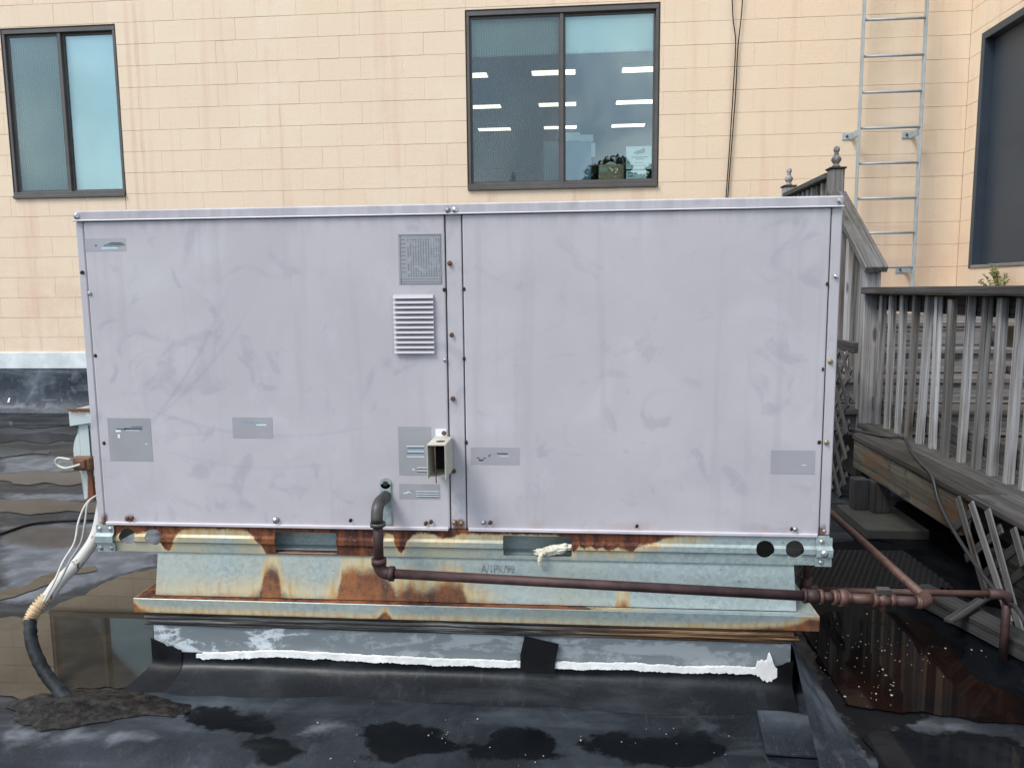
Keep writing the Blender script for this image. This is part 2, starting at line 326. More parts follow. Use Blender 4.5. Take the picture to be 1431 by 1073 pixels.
# rubber roof membrane; attribute 'dry' pales it, 'silt' browns it, 'damp' darkens and glosses it
def mat_membrane(name, attrs=True, bright=1.0, seed=0, wet=0):
    t = NT(name); p = t.vmath('ADD', t.pos(), (seed*3.1, seed*1.7, seed))
    def at(nm):
        a = t.N.new('ShaderNodeAttribute'); a.attribute_name = nm; return a.outputs['Fac']
    n = t.noise(1.6, p, 7, .62, .4); n2 = t.noise(7, p, 6, .6, .3); fine = t.noise(85, p, 3)
    st = t.noise(1, p, 5, .6, .4, (1.2, 6, 6))
    c = t.ramp(n, [(.32, (.003, .0042, .0062)), (.48, (.009, .0118, .0155)), (.58, (.022, .027, .033)), (.70, (.062, .072, .084))])
    c = t.mix(t.math('MULTIPLY', t.step(st, .50, .68), .45), c, (.072, .084, .096))
    c = t.mix(t.math('MULTIPLY', t.step(n2, .53, .70), .5), c, (.052, .060, .070))
    rough = t.math('ADD', .40, t.math('MULTIPLY', n2, .25))
    if attrs:
        wob = t.math('ADD', t.math('MULTIPLY', t.math('SUBTRACT', n2, .5), .16), t.math('MULTIPLY', t.math('SUBTRACT', t.noise(24, p, 5), .5), .05))
        dry = t.step(t.math('ADD', at('dry'), wob), -.015, .05)
        dc = t.mix(t.step(n2, .35, .65), (.075, .085, .098), (.145, .155, .172)); dc = t.mix(t.math('MULTIPLY', t.step(t.noise(12, p, 5), .5, .65), .4), dc, (.07, .078, .088))
        c = t.mix(t.math('MULTIPLY', dry, .9), c, dc)
        silt = t.step(t.math('ADD', at('silt'), wob), -.02, .07); c = t.mix(t.math('MULTIPLY', silt, .8), c, t.mix(n2, (.026, .020, .014), (.058, .046, .034)))
        damp = t.step(t.math('ADD', at('damp'), t.math('MULTIPLY', wob, 1.1)), -.010, .014); c = t.mix(t.math('MULTIPLY', damp, .85), c, (.006, .007, .009))
        rough = t.math('SUBTRACT', t.math('ADD', rough, t.math('MULTIPLY', dry, .15)), t.math('MULTIPLY', damp, .30))
    scuff = t.noise(1, p, 6, .7, .8, (30, 9, 14)); c = t.mix(t.math('MULTIPLY', t.step(scuff, .56, .74), .35), c, (.085, .092, .098))
    gr_ = t.noise(220, p, 2); c = t.mix(t.math('MULTIPLY', t.step(gr_, .55, .75), .25), c, (.10, .105, .11))
    if attrs: c = t.mix(t.math('MULTIPLY', damp, .9), c, (.003, .004, .0055)); spec = t.math('MULTIPLY', t.math('SUBTRACT', 1, t.math('MULTIPLY', damp, .6)), .22)
    else: spec = .22+.25*wet; rough = t.math('SUBTRACT', rough, .22*wet)
    c = t.mix(1, c, (bright,)*3, 'MULTIPLY')
    h = t.math('ADD', t.math('MULTIPLY', n2, 1), t.math('MULTIPLY', fine, .06))
    t.bsdf(c, rough, 0, t.bump(h, .006, .6), spec); return t.m
def mat_water(name, c0, c1, rough=.015, spec=.5, ior=1.33):
    t = NT(name); n = t.noise(3.2, detail=6); n2 = t.noise(16, detail=5)
    c = t.mix(t.step(t.math('ADD', t.math('MULTIPLY', n, .7), t.math('MULTIPLY', n2, .3)), .4, .62), c0, c1)
    b = t.bsdf(c, rough, 0, t.bump(t.noise(2.2, detail=2), .001, .06), spec); b.inputs['IOR'].default_value = ior; return t.m

M_block = mat_block()
M_wx, M_wy, M_wz = mat_wood('weathered_wood_x', 0, .74), mat_wood('weathered_wood_y', 1, .50, .4, .4), mat_wood('weathered_wood_z', 2, 1.3, .34, .06)
M_wdark = mat_wood('dark_wood', 1, .27, .4, .4); M_wdz = mat_wood('dark_post_wood', 2, .24, .6, .3); M_wlich = None  # darker copies of the weathered wood for understructure, rails and posts
M_frame = plain('bronze_frame', (.085, .078, .073), .5, .2, .15, 8)
M_door = plain('slate_door_paint', (.030, .043, .058), .45, 0, .12, 6)
M_lad = plain('pale_ladder_paint', (.34, .39, .41), .5, .15, .14, 14)
M_black = plain('black_rubber', (.006, .006, .007), .5, 0, .2, 20, .0006, .2)
M_dark = plain('dark_cavity', (.02, .02, .02), .9, 0, .1, 10)
M_white = plain('white_sealant', (.74, .74, .71), .75, 0, .14, 40, .005)
M_cab = mat_cabinet()
M_galv = mat_galv('galvanised_steel')
M_pipe = plain('rusty_pipe', (.052, .026, .025), .6, .25, .4, 30, .001)
M_copper = plain('rust_red_pipe', (.092, .048, .037), .55, .3, .4, 26, .001)
M_iron = plain('grey_iron', (.075, .07, .066), .5, .45, .35, 30, .001)
M_mem = mat_membrane('roof_membrane'); M_mem2 = mat_membrane('curb_membrane', False, .6, 3, .5); M_mem3 = mat_membrane('flap_membrane', False, 1.6, 7)
M_glass = mat_glass('window_glass', (.93, .995, .975), .045, 1.3)
M_shade = plain('roller_shade', (.86, .97, .91), .8, 0, .03, 3, 0)
M_cream = plain('cream_metal', (.50, .48, .40), .55, .1, .2, 18)

# ------------------------------------------------------------------ the setting: ground, roof, puddles
def sdf(pts, X, Y):
    d = np.full(X.shape, 1e9); inside = np.zeros(X.shape, bool); n = len(pts)
    for i in range(n):
        (x0, y0), (x1, y1) = pts[i], pts[(i+1) % n]; ex, ey = x1-x0, y1-y0
        t = np.clip(((X-x0)*ex+(Y-y0)*ey)/(ex*ex+ey*ey+1e-12), 0, 1); d = np.minimum(d, np.hypot(X-x0-t*ex, Y-y0-t*ey))
        c = ((y0 > Y) != (y1 > Y)) & (X < ex*(Y-y0)/(ey if abs(ey) > 1e-9 else 1e-9)+x0); inside ^= c
    return np.where(inside, d, -d)
def poly(pp, Z=0): return [tuple(atZ(x, y, Z))[:2] for x, y in pp]
ground = MB().quad((-400, -600, -4.2), (400, -600, -4.2), (400, 400, -4.2), (-400, 400, -4.2)).build('ground', plain('ground_grass', (.06, .085, .035), .9, 0, .4, .6, 0)); tag(ground, 'flat green ground far below the roof', None, None, 'structure')

DRY = [[(0, 850), (60, 838), (130, 815), (215, 790), (230, 740), (140, 730), (0, 735)],
       [(120, 1045), (0, 1030), (0, 1000), (60, 1020), (180, 1020), (230, 1030)],
       [(1262, 745), (1300, 742), (1345, 760), (1372, 772), (1330, 775), (1285, 768)],
       [(1262, 776), (1320, 777), (1345, 797), (1300, 800), (1280, 790)], [(1322, 806), (1370, 808), (1372, 825), (1330, 822)],
       [(1337, 890), (1375, 893), (1380, 905), (1350, 912)], [(1378, 942), (1431, 936), (1431, 966), (1405, 962)],
       [(1240, 1003), (1300, 1005), (1431, 1020), (1431, 1028), (1350, 1022), (1280, 1014)],
       [(0, 640), (40, 636), (120, 640), (130, 655), (60, 662), (0, 660)], [(0, 690), (130, 690), (130, 700), (0, 706)], [(440, 1005), (500, 1000), (500, 1020), (430, 1025)]]
SILT = [[(0, 880), (60, 860), (150, 820), (230, 790), (235, 960), (180, 970), (110, 990), (20, 990), (0, 960)],
        [(0, 760), (0, 730), (130, 735), (140, 760), (60, 770)], [(1190, 930), (1300, 950), (1431, 970), (1431, 1005), (1300, 990), (1180, 975)]]
DAMP = [[(255, 990), (330, 992), (370, 1005), (392, 1015), (380, 1030), (330, 1028), (290, 1022), (250, 1005)],
        [(325, 1030), (380, 1028), (415, 1050), (390, 1057), (345, 1048)],
        [(505, 1012), (560, 1008), (605, 1018), (640, 1035), (700, 1038), (690, 1020), (725, 1012), (760, 1022), (770, 1045), (800, 1055), (720, 1062), (640, 1055), (560, 1062), (500, 1055)],
        [(810, 1030), (900, 1025), (960, 1023), (1015, 1040), (1030, 1058), (990, 1070), (880, 1072), (855, 1055), (815, 1050)],
        [(1110, 840), (1300, 840), (1431, 880), (1431, 1000), (1300, 1002), (1150, 990)], [(1130, 940), (1220, 985), (1300, 1000), (1250, 1015), (1200, 1020)], [(1190, 1010), (1431, 1030), (1431, 1073), (1210, 1073)], [(1140, 760), (1340, 735), (1431, 850), (1160, 850)]]
def make_roof():
    xs = np.arange(-9.0, 5.0, .045); ys = np.concatenate([np.arange(-6, 1.4, .2), np.arange(1.4, 3.6, .03), np.arange(3.6, 7.52, .06), [7.55]])
    X, Y = np.meshgrid(xs, ys, indexing='ij'); Z = np.zeros_like(X)
    k = np.clip((1.86-Y)/.12, 0, 1); Z -= (k*k*(3-2*k))*.035*np.clip((-.45-X)/.25, 0, 1)      # the membrane rolls down over a nailer by the camera's feet
    nz = np.vectorize(lambda a, b: mnoise.noise(Vector((a*1.3, b*4, 0))))
    V = np.stack([X, Y, Z], -1).reshape(-1, 3); a, b = len(xs), len(ys)
    i = np.arange(a-1)[:, None]*b+np.arange(b-1)[None, :]
    F = np.stack([i, i+b, i+b+1, i+1], -1).reshape(-1, 4)
    me = bpy.data.meshes.new('roof'); me.from_pydata(V.tolist(), [], F.tolist())
    for nm, polys in (('dry', DRY), ('silt', SILT), ('damp', DAMP)):
        s = np.full(X.shape, -.5)
        for q in polys: s = np.maximum(s, sdf(poly(q), X, Y))
        at = me.attributes.new(nm, 'FLOAT', 'POINT'); at.data.foreach_set('value', np.clip(s, -.5, .5).reshape(-1).astype(np.float32))
    me.materials.append(M_mem)
    for p in me.polygons: p.use_smooth = True
    return tag(link('roof', me, (0, 0, 0)), 'flat black rubber roof with dusty dry patches', None, None, 'structure')
roof = make_roof()
MB().box(-9, 5, -6, 7.5, -4.2, -.06).build('roof_slab', plain('slab', (.3, .29, .27), .9), None, None, None, None, 'structure')

def ragged(pts, amp, seed, step=.02):
    out = []; n = len(pts)
    for i in range(n):
        a, b = Vector((*pts[i], 0)), Vector((*pts[(i+1) % n], 0)); L = (b-a).length; k = max(1, int(L/step))
        nrm = Vector((-(b-a).y, (b-a).x, 0)).normalized()
        for j in range(k):
            p = a.lerp(b, j/k); w = mnoise.fractal(Vector((p.x*9, p.y*9, seed)), 1, 2, 4)
            out.append(p+nrm*w*amp)
    return out
def puddle(pp, label, mat, amp, seed, world_pts=False):
    q = ragged(pp if world_pts else poly(pp), amp, seed); mb = MB(); mb.bm.faces.new([mb.bm.verts.new((p.x, p.y, .004)) for p in q])
    bmesh.ops.triangulate(mb.bm, faces=mb.bm.faces); return mb.build('puddle', mat, None, label, None, None, 'structure')
M_silt = mat_water('silty_water', (.028, .023, .016), (.048, .039, .028)); M_clear = mat_water('dark_water', (.004, .0045, .006), (.010, .011, .013), .03, .5, 1.13)
M_rustw = mat_water('rusty_water', (.0035, .0035, .004), (.011, .0055, .004), .03, .5, 1.13)
puddle([(-20, 868), (40, 862), (70, 850), (112, 832), (150, 814), (190, 800), (250, 790), (300, 900), (260, 962), (190, 966), (150, 958), (110, 962), (70, 985), (30, 978), (-20, 968)], 'brown silty puddle mirroring a window beside the curb', M_silt, .03, 1)
puddle([(-20, 832), (30, 822), (60, 806), (90, 796), (130, 792), (135, 798), (90, 806), (60, 820), (20, 835), (-20, 845)], 'narrow brown tongue of water on the left', M_silt, .02, 2)
FILM = mat_water('thin_film', (.020, .020, .021), (.034, .032, .029), .16, .5, 1.18)
for k, (xa, xb, yc, hh, lab) in enumerate(((-180, 150, 594, 4, 'farthest thin sheet of water under the left wall'), (-60, 190, 612, 6, 'long dark sheet of water left of the switch box'), (-200, 70, 632, 7, 'lens-shaped sheet of water at the left edge of the roof'), (-40, 200, 668, 9, 'broad sheet of water behind the hanging wires'), (-160, 180, 708, 10, 'nearest brown sheet of water beyond the black cable'))):
    n_ = 12; puddle([(xa+(xb-xa)*i_/n_, yc-hh*math.sin(math.pi*(i_+.3)/(n_+.6))**.6+2*math.sin(i_*1.7+k)) for i_ in range(n_+1)]+[(xb-(xb-xa)*i_/n_, yc+hh*math.sin(math.pi*(i_+.3)/(n_+.6))**.6+2.5*math.sin(i_*2.1+k)) for i_ in range(n_+1)], lab, FILM, .022, 3+k)
puddle([(1115, 870), (1200, 850), (1300, 872), (1345, 905), (1350, 940), (1400, 968), (1450, 985), (1450, 1015), (1380, 1012), (1290, 996), (1215, 990), (1185, 985), (1150, 935)], 'black puddle with rusty bed under the pipes', M_rustw, .03, 9)
puddle([(1205, 1030), (1260, 1022), (1340, 1034), (1450, 1042), (1450, 1110), (1235, 1110)], 'dark puddle in the lower right corner', M_clear, .03, 10)
puddle([(1190, 745), (1250, 760), (1262, 800), (1340, 830), (1400, 850), (1440, 800), (1350, 735), (1260, 700)], 'black wet sheet below the walkway', M_clear, .04, 11)

# ------------------------------------------------------------------ the building
WALL_Y, RET_X, CO = 7.4866, 3.45, .2032
WIN = {'left': (-5.69, -4.515, 2.185, 3.805, -5.105), 'wide': (-1.066, .718, 2.170, 3.795, -.173)}
DOOR = (6.27, 7.28, 1.36, 3.36)
bld = empty('building', (0, WALL_Y, 0), 'peach painted concrete block building behind the rooftop unit', 'building')
wall = MB()
def wall_pieces(mb, openings, a0, a1, z0, z1, place):
    xs = sorted({a0, a1, *[v for o in openings for v in o[:2]]}); zs = sorted({z0, z1, *[v for o in openings for v in o[2:4]]})
    for i in range(len(xs)-1):
        for j in range(len(zs)-1):
            cx, cz = (xs[i]+xs[i+1])/2, (zs[j]+zs[j+1])/2
            if not any(o[0] < cx < o[1] and o[2] < cz < o[3] for o in openings): place(mb, xs[i], xs[i+1], zs[j], zs[j+1])
wall_pieces(wall, [w[:4] for w in WIN.values()], -9, 3.64, -.05, 6.2, lambda mb, a, b, c, d: mb.box(a, b, WALL_Y+.006, WALL_Y+.2, c, d))
wall = wall.build('wall', M_block, bld)
swall = MB()
wall_pieces(swall, [DOOR], 3.0, WALL_Y, -.05, 6.2, lambda mb, a, b, c, d: mb.box(RET_X+.006, RET_X+.19, a, b, c, d))
swall = swall.build('side_wall', M_block, bld)
STD = {}
def block_mesh(w, h, ax):
    k = (round(w, 3), round(h, 3), ax)
    if k not in STD:
        b = MB(); e = .0011
        if ax == 0: b.box(-w/2+.0002, w/2-.0002, -.012, .012, -h/2+e, h/2-e, .0016)
        else: b.box(-.012, .012, -w/2+.0002, w/2-.0002, -h/2+e, h/2-e, .0016)
        STD[k] = b.mesh('block', M_block)[0]
    return STD[k]
def lay_blocks(parent, ax, a_lo, a_hi, openings, phase):
    rest = MB(); n = 0
    for k in range(0, 30):
        z0 = .165+(k-1)*CO; z1 = z0+CO; off = phase+(.2032 if k % 2 else 0)
        a = a_lo-((a_lo-off) % .4064)
        while a < a_hi:
            segs = [(max(a, a_lo), min(a+.4064, a_hi), z0, z1)]; a += .4064
            for o in openings:
                nw = []
                for (s0, s1, q0, q1) in segs:
                    if s1 <= o[0] or s0 >= o[1] or q1 <= o[2] or q0 >= o[3]: nw.append((s0, s1, q0, q1)); continue
                    if s0 < o[0]: nw.append((s0, o[0], q0, q1))
                    if s1 > o[1]: nw.append((o[1], s1, q0, q1))
                    m0, m1 = max(s0, o[0]), min(s1, o[1])
                    if q1 > o[3]: nw.append((m0, m1, o[3], q1))
                    if q0 < o[2]: nw.append((m0, m1, q0, o[2]))
                segs = nw
            for (s0, s1, q0, q1) in segs:
                if s1-s0 < .012 or q1-q0 < .012: continue
                pr = random.uniform(0, .0016); ca, cz = (s0+s1)/2, (q0+q1)/2
                c = Vector((ca, WALL_Y+.0105-pr, cz)) if ax == 0 else Vector((RET_X+.0105-pr, ca, cz))
                u, v, d = topx(c)
                vis = -45 < u < 1476 and -25 < v < 500 and not (130 < u < 1160 and v > 318) and not (v > 415 and u > 1180)
                if vis: link('block', block_mesh(s1-s0, q1-q0, ax), c, parent, (0, 0, random.uniform(-.0012, .0012)) if ax == 0 else None); n += 1
                elif ax == 0: rest.box(s0+.001, s1-.001, c.y-.012, c.y+.012, q0+.0022, q1-.0022)
                else: rest.box(c.x-.012, c.x+.012, s0+.001, s1-.001, q0+.0022, q1-.0022)
    o = rest.build('block', M_block, parent); o['kind'] = 'stuff'; return n
NB = lay_blocks(wall, 0, -9, RET_X-.002, [w[:4] for w in WIN.values()], atY(275, 103, WALL_Y).x)
NB2 = lay_blocks(swall, 1, 3.0, WALL_Y-.004, [DOOR], 6.9)
MB().box(-9, 3.64, WALL_Y-.05, 18, 6.2, 6.35).build('roof', M_mem2, bld)
# white metal flashing with the membrane turned up the wall below it
fl = MB()
for x0 in np.arange(-9, RET_X-.1, 2.6):
    fl.box(x0+.002, min(x0+2.6, RET_X-.01)-.002, WALL_Y-.018, WALL_Y-.003, .455, .622, .003)
M_flash = plain('white_flashing', (.62, .66, .66), .5, .1, .16, 9)
fl.build('flashing', M_flash, bld)
ups = MB(); ups.grid(lambda u, v: (-9+u*(RET_X+8.98), WALL_Y-.012-.10*max(0, 1-v*2.2)**2-.006*mnoise.noise(Vector((u*30, v*3, 0))), .004+v*.452), 90, 8); ups.build('base_flashing', mat_membrane('wall_membrane', False, 3.2, 11), bld)
for x, y, h in ((10, 566, .15), (76, 568, .12), (88, 572, .05)):
    p = atY(x, y, WALL_Y-.03); MB().extrude_poly([(p.x-.018, WALL_Y-.06, p.z-h/2), (p.x+.012, WALL_Y-.06, p.z-h/2), (p.x+.04, WALL_Y-.022, p.z+h/2), (p.x+.022, WALL_Y-.022, p.z+h/2)], (0, -.006, 0)).build('sealant_dab', M_white, bld)

M_scr = mat_screen(); M_seal = plain('dark_caulk', (.02, .018, .017), .8)
def window(key, label):
    x0, x1, z0, z1, mx = WIN[key]; Y = WALL_Y
    w = MB(); w.box(x0, x1, Y+.0, Y+.10, z1-.045, z1, .003).box(x0, x1, Y-.012, Y+.10, z0, z0+.05, .003).box(x0, x0+.028, Y, Y+.10, z0+.05, z1-.045, .003).box(x1-.028, x1, Y, Y+.10, z0+.05, z1-.045, .003)
    wo_ = w.build('window', M_frame, bld); wo_['label'] = label
    MB().box(x0-.008, x1+.008, Y-.004, Y+.02, z1, z1+.009).box(x0-.009, x0, Y-.004, Y+.02, z0, z1).box(x1, x1+.009, Y-.004, Y+.02, z0, z1).build('caulk', M_seal, wo_)
    MB().box(mx-.016, mx+.016, Y+.012, Y+.075, z0+.05, z1-.045, .003).build('mullion', M_frame, wo_)
    MB().box(x0-.004, x1+.004, Y-.028, Y, z0-.012, z0+.018, .003).build('sill', M_frame, wo_)
    for a, b, dy in ((x0+.028, mx-.016, .03), (mx+.016, x1-.028, .045)):
        s = MB(); s.box(a, b, Y+dy, Y+dy+.03, z1-.066, z1-.045).box(a, b, Y+dy, Y+dy+.03, z0+.05, z0+.072).box(a, a+.018, Y+dy, Y+dy+.03, z0+.072, z1-.066).box(b-.018, b, Y+dy, Y+dy+.03, z0+.072, z1-.066); s.build('sash', M_frame, wo_)
        MB().box(a+.018, b-.018, Y+dy+.011, Y+dy+.015, z0+.072, z1-.066).build('pane', M_glass, wo_)
    MB().quad((x0+.05, Y+.026, z0+.072), (mx-.036, Y+.026, z0+.072), (mx-.036, Y+.026, z1-.066), (x0+.05, Y+.026, z1-.066)).build('insect_screen', M_scr, wo_)
    MB().box(x0+.028, x1-.028, Y+.108, Y+.111, (z0+.055 if key == 'left' else z1-.36), z1-.02).build('roller_shade', M_shade, wo_)
    if key == 'wide': MB().box(x0+.028, x1-.028, Y+.103, Y+.118, z1-.385, z1-.36, .004).build('shade_bar', plain('shade_bar', (.75, .85, .85), .5), wo_)
    return wo_
window('left', 'narrow two-pane window with its shade fully drawn'); window('wide', 'wide two-pane window with the shade half up and lit ceiling inside')
# the dim room behind the windows
M_room = plain('room_paint', (.018, .024, .032), .9, 0, .1, 2, 0)
MB().box(-8.8, 3.6, 17.9, 18, 1.1, 4.1).box(-8.8, 3.6, WALL_Y+.2, 18, 3.98, 4.1).box(-8.8, 3.6, WALL_Y+.2, 18, 1.1, 1.2).box(-8.9, -8.8, WALL_Y+.2, 18, 1.1, 4.1).box(3.6, 3.7, WALL_Y+.2, 18, 1.1, 4.1).build('room', M_room, bld)
# door in the side wall
d0, d1, dz0, dz1 = DOOR
MB().box(RET_X-.006, RET_X+.16, d1-.055, d1, dz0, dz1, .003).box(RET_X-.006, RET_X+.16, d0, d0+.055, dz0, dz1, .003).box(RET_X-.006, RET_X+.16, d0+.055, d1-.055, dz1-.06, dz1, .003).build('door_frame', M_door, bld)
dr = MB().box(RET_X+.075, RET_X+.12, d0+.058, d1-.058, dz0+.035, dz1-.063, .003).build('door', M_door, bld); dr['label'] = 'dark slate metal door in the side wall'
MB().box(RET_X-.012, RET_X+.13, d0+.05, d1-.05, dz0, dz0+.028, .004).build('threshold', plain('threshold', (.25, .25, .25), .45, .5), dr)
MB().tube([(RET_X+.075, d0+.13, 2.38), (RET_X+.02, d0+.13, 2.38)], .012).lathe([(.022, 0), (.03, .02), (.022, .045), (.004, .05)], (RET_X+.02, d0+.13, 2.355)).build('handle', M_iron, dr)

# things behind the wide window
M_lamp = NT('lit_diffuser'); M_lamp.bsdf((.9, .88, .8), .5, emit=(1, .90, .72), es=1.7); M_lamp = M_lamp.m
names = (('nearest', 10.18), ('middle', 11.87), ('farthest', 13.5)); cols = (('left', -1.46), ('centre', -.34), ('right', .80))
for rn, yy in names:
    for cn_, xx in cols:
        L = empty('ceiling_light', (xx, yy, 3.94), '%s ceiling light of the %s row, seen through the wide window' % (cn_, rn), 'ceiling light', 'ceiling lights in the room')
        MB().box(xx-.285, xx+.285, yy-.11, yy+.11, 3.945, 3.978, .004).build('housing', plain('lamp_housing', (.5, .5, .5), .5), L)
        MB().box(xx-.272, xx+.272, yy-.10, yy+.10, 3.938, 3.9445).build('diffuser', M_lamp, L)
SH = WALL_Y+.20
MB().box(-1.05, .70, SH-.05, SH+.30, 2.12, 2.205).build('window_ledge', plain('ledge', (.3, .33, .33), .6), bld)
M_card = plain('brown_cardboard', (.55, .40, .25), .8, 0, .12, 14); M_paper = plain('white_paper', (.78, .84, .84), .8, 0, .04, 6, 0)
def on_ledge(px0, px1, py0, py1, Y): a, b = atY(px0, py0, Y), atY(px1, py1, Y); return a.x, b.x, b.z, a.z
x0, x1, z0, z1 = on_ledge(837, 872, 231, 254, SH+.03)
bx_ = empty('cardboard_box', (x0, SH, 2.205), 'brown cardboard box on the inside ledge of the wide window', 'box')
MB().box(x0, x1, SH, SH+.2, 2.206, z1, .004).build('carton', M_card, bx_); MB().box(x0+.004, x0+.08, SH-.002, SH, z1-.07, z1-.03).build('label_patch', plain('pale_label', (.5, .58, .5), .7), bx_)
for i in range(2):
    for j in range(2): MB().box(x0+.012+i*.045, x0+.045+i*.045, SH-.002, SH, 2.215+j*.03, 2.235+j*.03).build('print', M_dark, bx_)
MB().extrude_poly([(x0+.05, SH+.04, z1), (x1-.07, SH+.04, z1), (x1-.09, SH+.06, z1+.03), (x0+.1, SH+.06, z1+.035)], (0, .1, 0)).build('paper_scrap', M_paper, bx_)
def notice(px0, px1, py0, py1, label, lines, shoe):
    a, b, c, d = on_ledge(px0, px1, py0, py1, WALL_Y+.064); e = empty('notice', ((a+b)/2, WALL_Y+.064, c), label, 'notice')
    MB().box(a, b, WALL_Y+.062, WALL_Y+.0635, c, d).build('sheet', M_paper, e)
    for f0, f1, g in lines: MB().box(a+(b-a)*f0, a+(b-a)*f1, WALL_Y+.061, WALL_Y+.0618, c+(d-c)*g, c+(d-c)*g+.008).build('print', plain('print_ink', (.10, .15, .18), .8), e)
    if shoe: MB().extrude_poly([(a+(b-a)*u, WALL_Y+.0618, c+(d-c)*v) for u, v in ((.28, .7), (.45, .64), (.72, .70), (.74, .82), (.7, .94), (.6, .86), (.4, .8))], (0, -.0008, 0)).build('picture', plain('print_blue', (.13, .19, .26), .8), e)
notice(875, 910.5, 205, 236, 'white notice with a dark picture taped inside the right pane', ((.2, .85, .5), (.38, .72, .42), (.35, .65, .24), (.2, .8, .12), (.05, .12, .28)), True)
notice(875, 903, 239, 252, 'small pale slip of paper below the white notice', ((.1, .5, .7), (.1, .35, .4)), False)
a, b, c, d = on_ledge(786, 829, 197, 250, SH+.6)
scr = empty('display_board', ((a+b)/2, SH+.6, 1.2), 'pale blue board standing in the room behind the right pane', 'board')
M_pb = plain('pale_blue_board', (.30, .40, .50), .6, 0, .08, 3, 0)
MB().box(a-.2, b-.02, SH+.6, SH+.63, c-.1, d, .004).build('panel', M_pb, scr)
MB().tube([(b-.1, SH+.66, 1.2), (b-.1, SH+.66, d-.1)], .015).tube([(a-.1, SH+.66, 1.2), (a-.1, SH+.66, d-.1)], .015).build('leg', M_iron, scr)
for q in ((790, 811, 186, 197), (811, 829, 189, 198), (826, 832, 200, 220)):
    e0, e1, e2, e3 = on_ledge(*q, SH+.59); MB().box(e0, e1, SH+.585, SH+.598, e2, e3, .002).build('pinned_paper', M_paper, scr)

# ------------------------------------------------------------------ ladder and cables on the wall
lad = empty('ladder', (2.72, 7.3, 1.0), 'pale grey-blue steel ladder fixed to the block wall', 'ladder')
LX0, LX1, LY = 2.462, 2.985, 7.30
for x in (LX0, LX1): MB().box(x-.006, x+.006, LY-.03, LY+.03, 1.05, 6.1, .002).build('stile', M_lad, lad)
rung = MB().tube([(LX0-.004, LY, 0), (LX1+.004, LY, 0)], .0115, 10).mesh('rung', M_lad)
for k in range(17): link('rung', rung[0], (rung[1].x, LY, 1.381-.305+.305*k), lad)
for z in (2.597-.03, 1.381-.02, 4.1, 5.6):
    for x, s in ((LX0, -1), (LX1, -1)):
        MB().box(x-.004 if s > 0 else x-.010, x+.010 if s > 0 else x+.004, LY, WALL_Y-.004, z-.03, z+.03, .002).box(min(x, x+s*.085), max(x, x+s*.085), WALL_Y-.012, WALL_Y-.004, z-.03, z+.03, .002).build('bracket', M_lad, lad)
        MB().tube([(x+s*.045, WALL_Y-.012, z), (x+s*.045, WALL_Y-.022, z)], .011, 6).build('bolt', M_iron, lad)
for nm, pts, lab in (('cable', ((1022, -60), (1024, 20), (1028, 60), (1025, 120), (1020, 200), (1014, 285), (1008, 380), (1002, 470)), 'thin black cable dangling against the wall, the left strand'),
                     ('cable', ((1040, -60), (1037, 10), (1031, 70), (1028, 130), (1022, 210), (1016, 290), (1010, 380), (1004, 470)), 'thin black cable dangling against the wall, the right strand')):
    MB().tube(smooth_path([atY(x, y, WALL_Y-.03 - .1*max(0, (y-300)/170)) for x, y in pts]), .005, 8).build(nm, M_black, None, lab, 'cable', 'cables hanging down the wall')

# ------------------------------------------------------------------ rooftop unit
UX0, UX1, UY, UD = -1.518, .722, 2.24, 1.45
unit = empty('rooftop_air_conditioner', (-.4, 2.9, .397), 'large faded lilac-grey rooftop air conditioner on a rusty base rail', 'air conditioner')
MB().box(UX0+.012, UX1-.012, UY+.022, UY+UD, .482, 1.440).build('cabinet', plain('cabinet_inner', (.10, .095, .105), .6), unit)
MB().box(UX0, UX1, UY-.006, UY+UD+.01, 1.4225, 1.452, .004).build('top_cover', M_cab, unit)
MB().box(UX0-.002, UX1+.002, UY-.010, UY-.005, 1.420, 1.4255, .002).build('highlight_edge', plain('highlight_edge', (.56, .55, .58), .4, .2, .06, 10), unit)  # pale strip paints the highlight along the trim's bottom edge
PL = (-1.490, -.392); PR = (-.339, .690)
def panel(name, x0, x1, lab):
    p = MB().box(x0, x1, UY-.002, UY+.022, .487, 1.419, .0045, seg=2).build(name, M_cab, unit); p['label'] = lab
    MB().box(x0+.004, x1-.004, UY-.009, UY-.0015, .483, .494, .002).build('lip', plain('lip_highlight_paint', (.52, .48, .51), .45, 0, .1, 18), p); return p  # paler colour paints in the light the bottom lip catches
pl = panel('access_panel', *PL, 'left service panel with louvres and stickers'); pr = panel('blank_panel', *PR, 'plain right service panel')
MB().box(UX0, -1.4935, UY+.001, UY+.03, .487, 1.4215, .003).build('corner_post', M_cab, unit)
MB().box(.6935, UX1, UY+.001, UY+.03, .487, 1.4215, .003).build('corner_post', M_cab, unit)
MB().box(-.3885, -.3425, UY+.002, UY+.022, .487, 1.4215, .002).build('centre_post', M_cab, unit)
MB().box(UX0+.001, UX0+.012, UY+.032, UY+UD, .487, 1.421).build('side_panel', M_cab, unit); MB().box(UX1-.012, UX1-.001, UY+.032, UY+UD, .487, 1.421).build('side_panel', M_cab, unit)
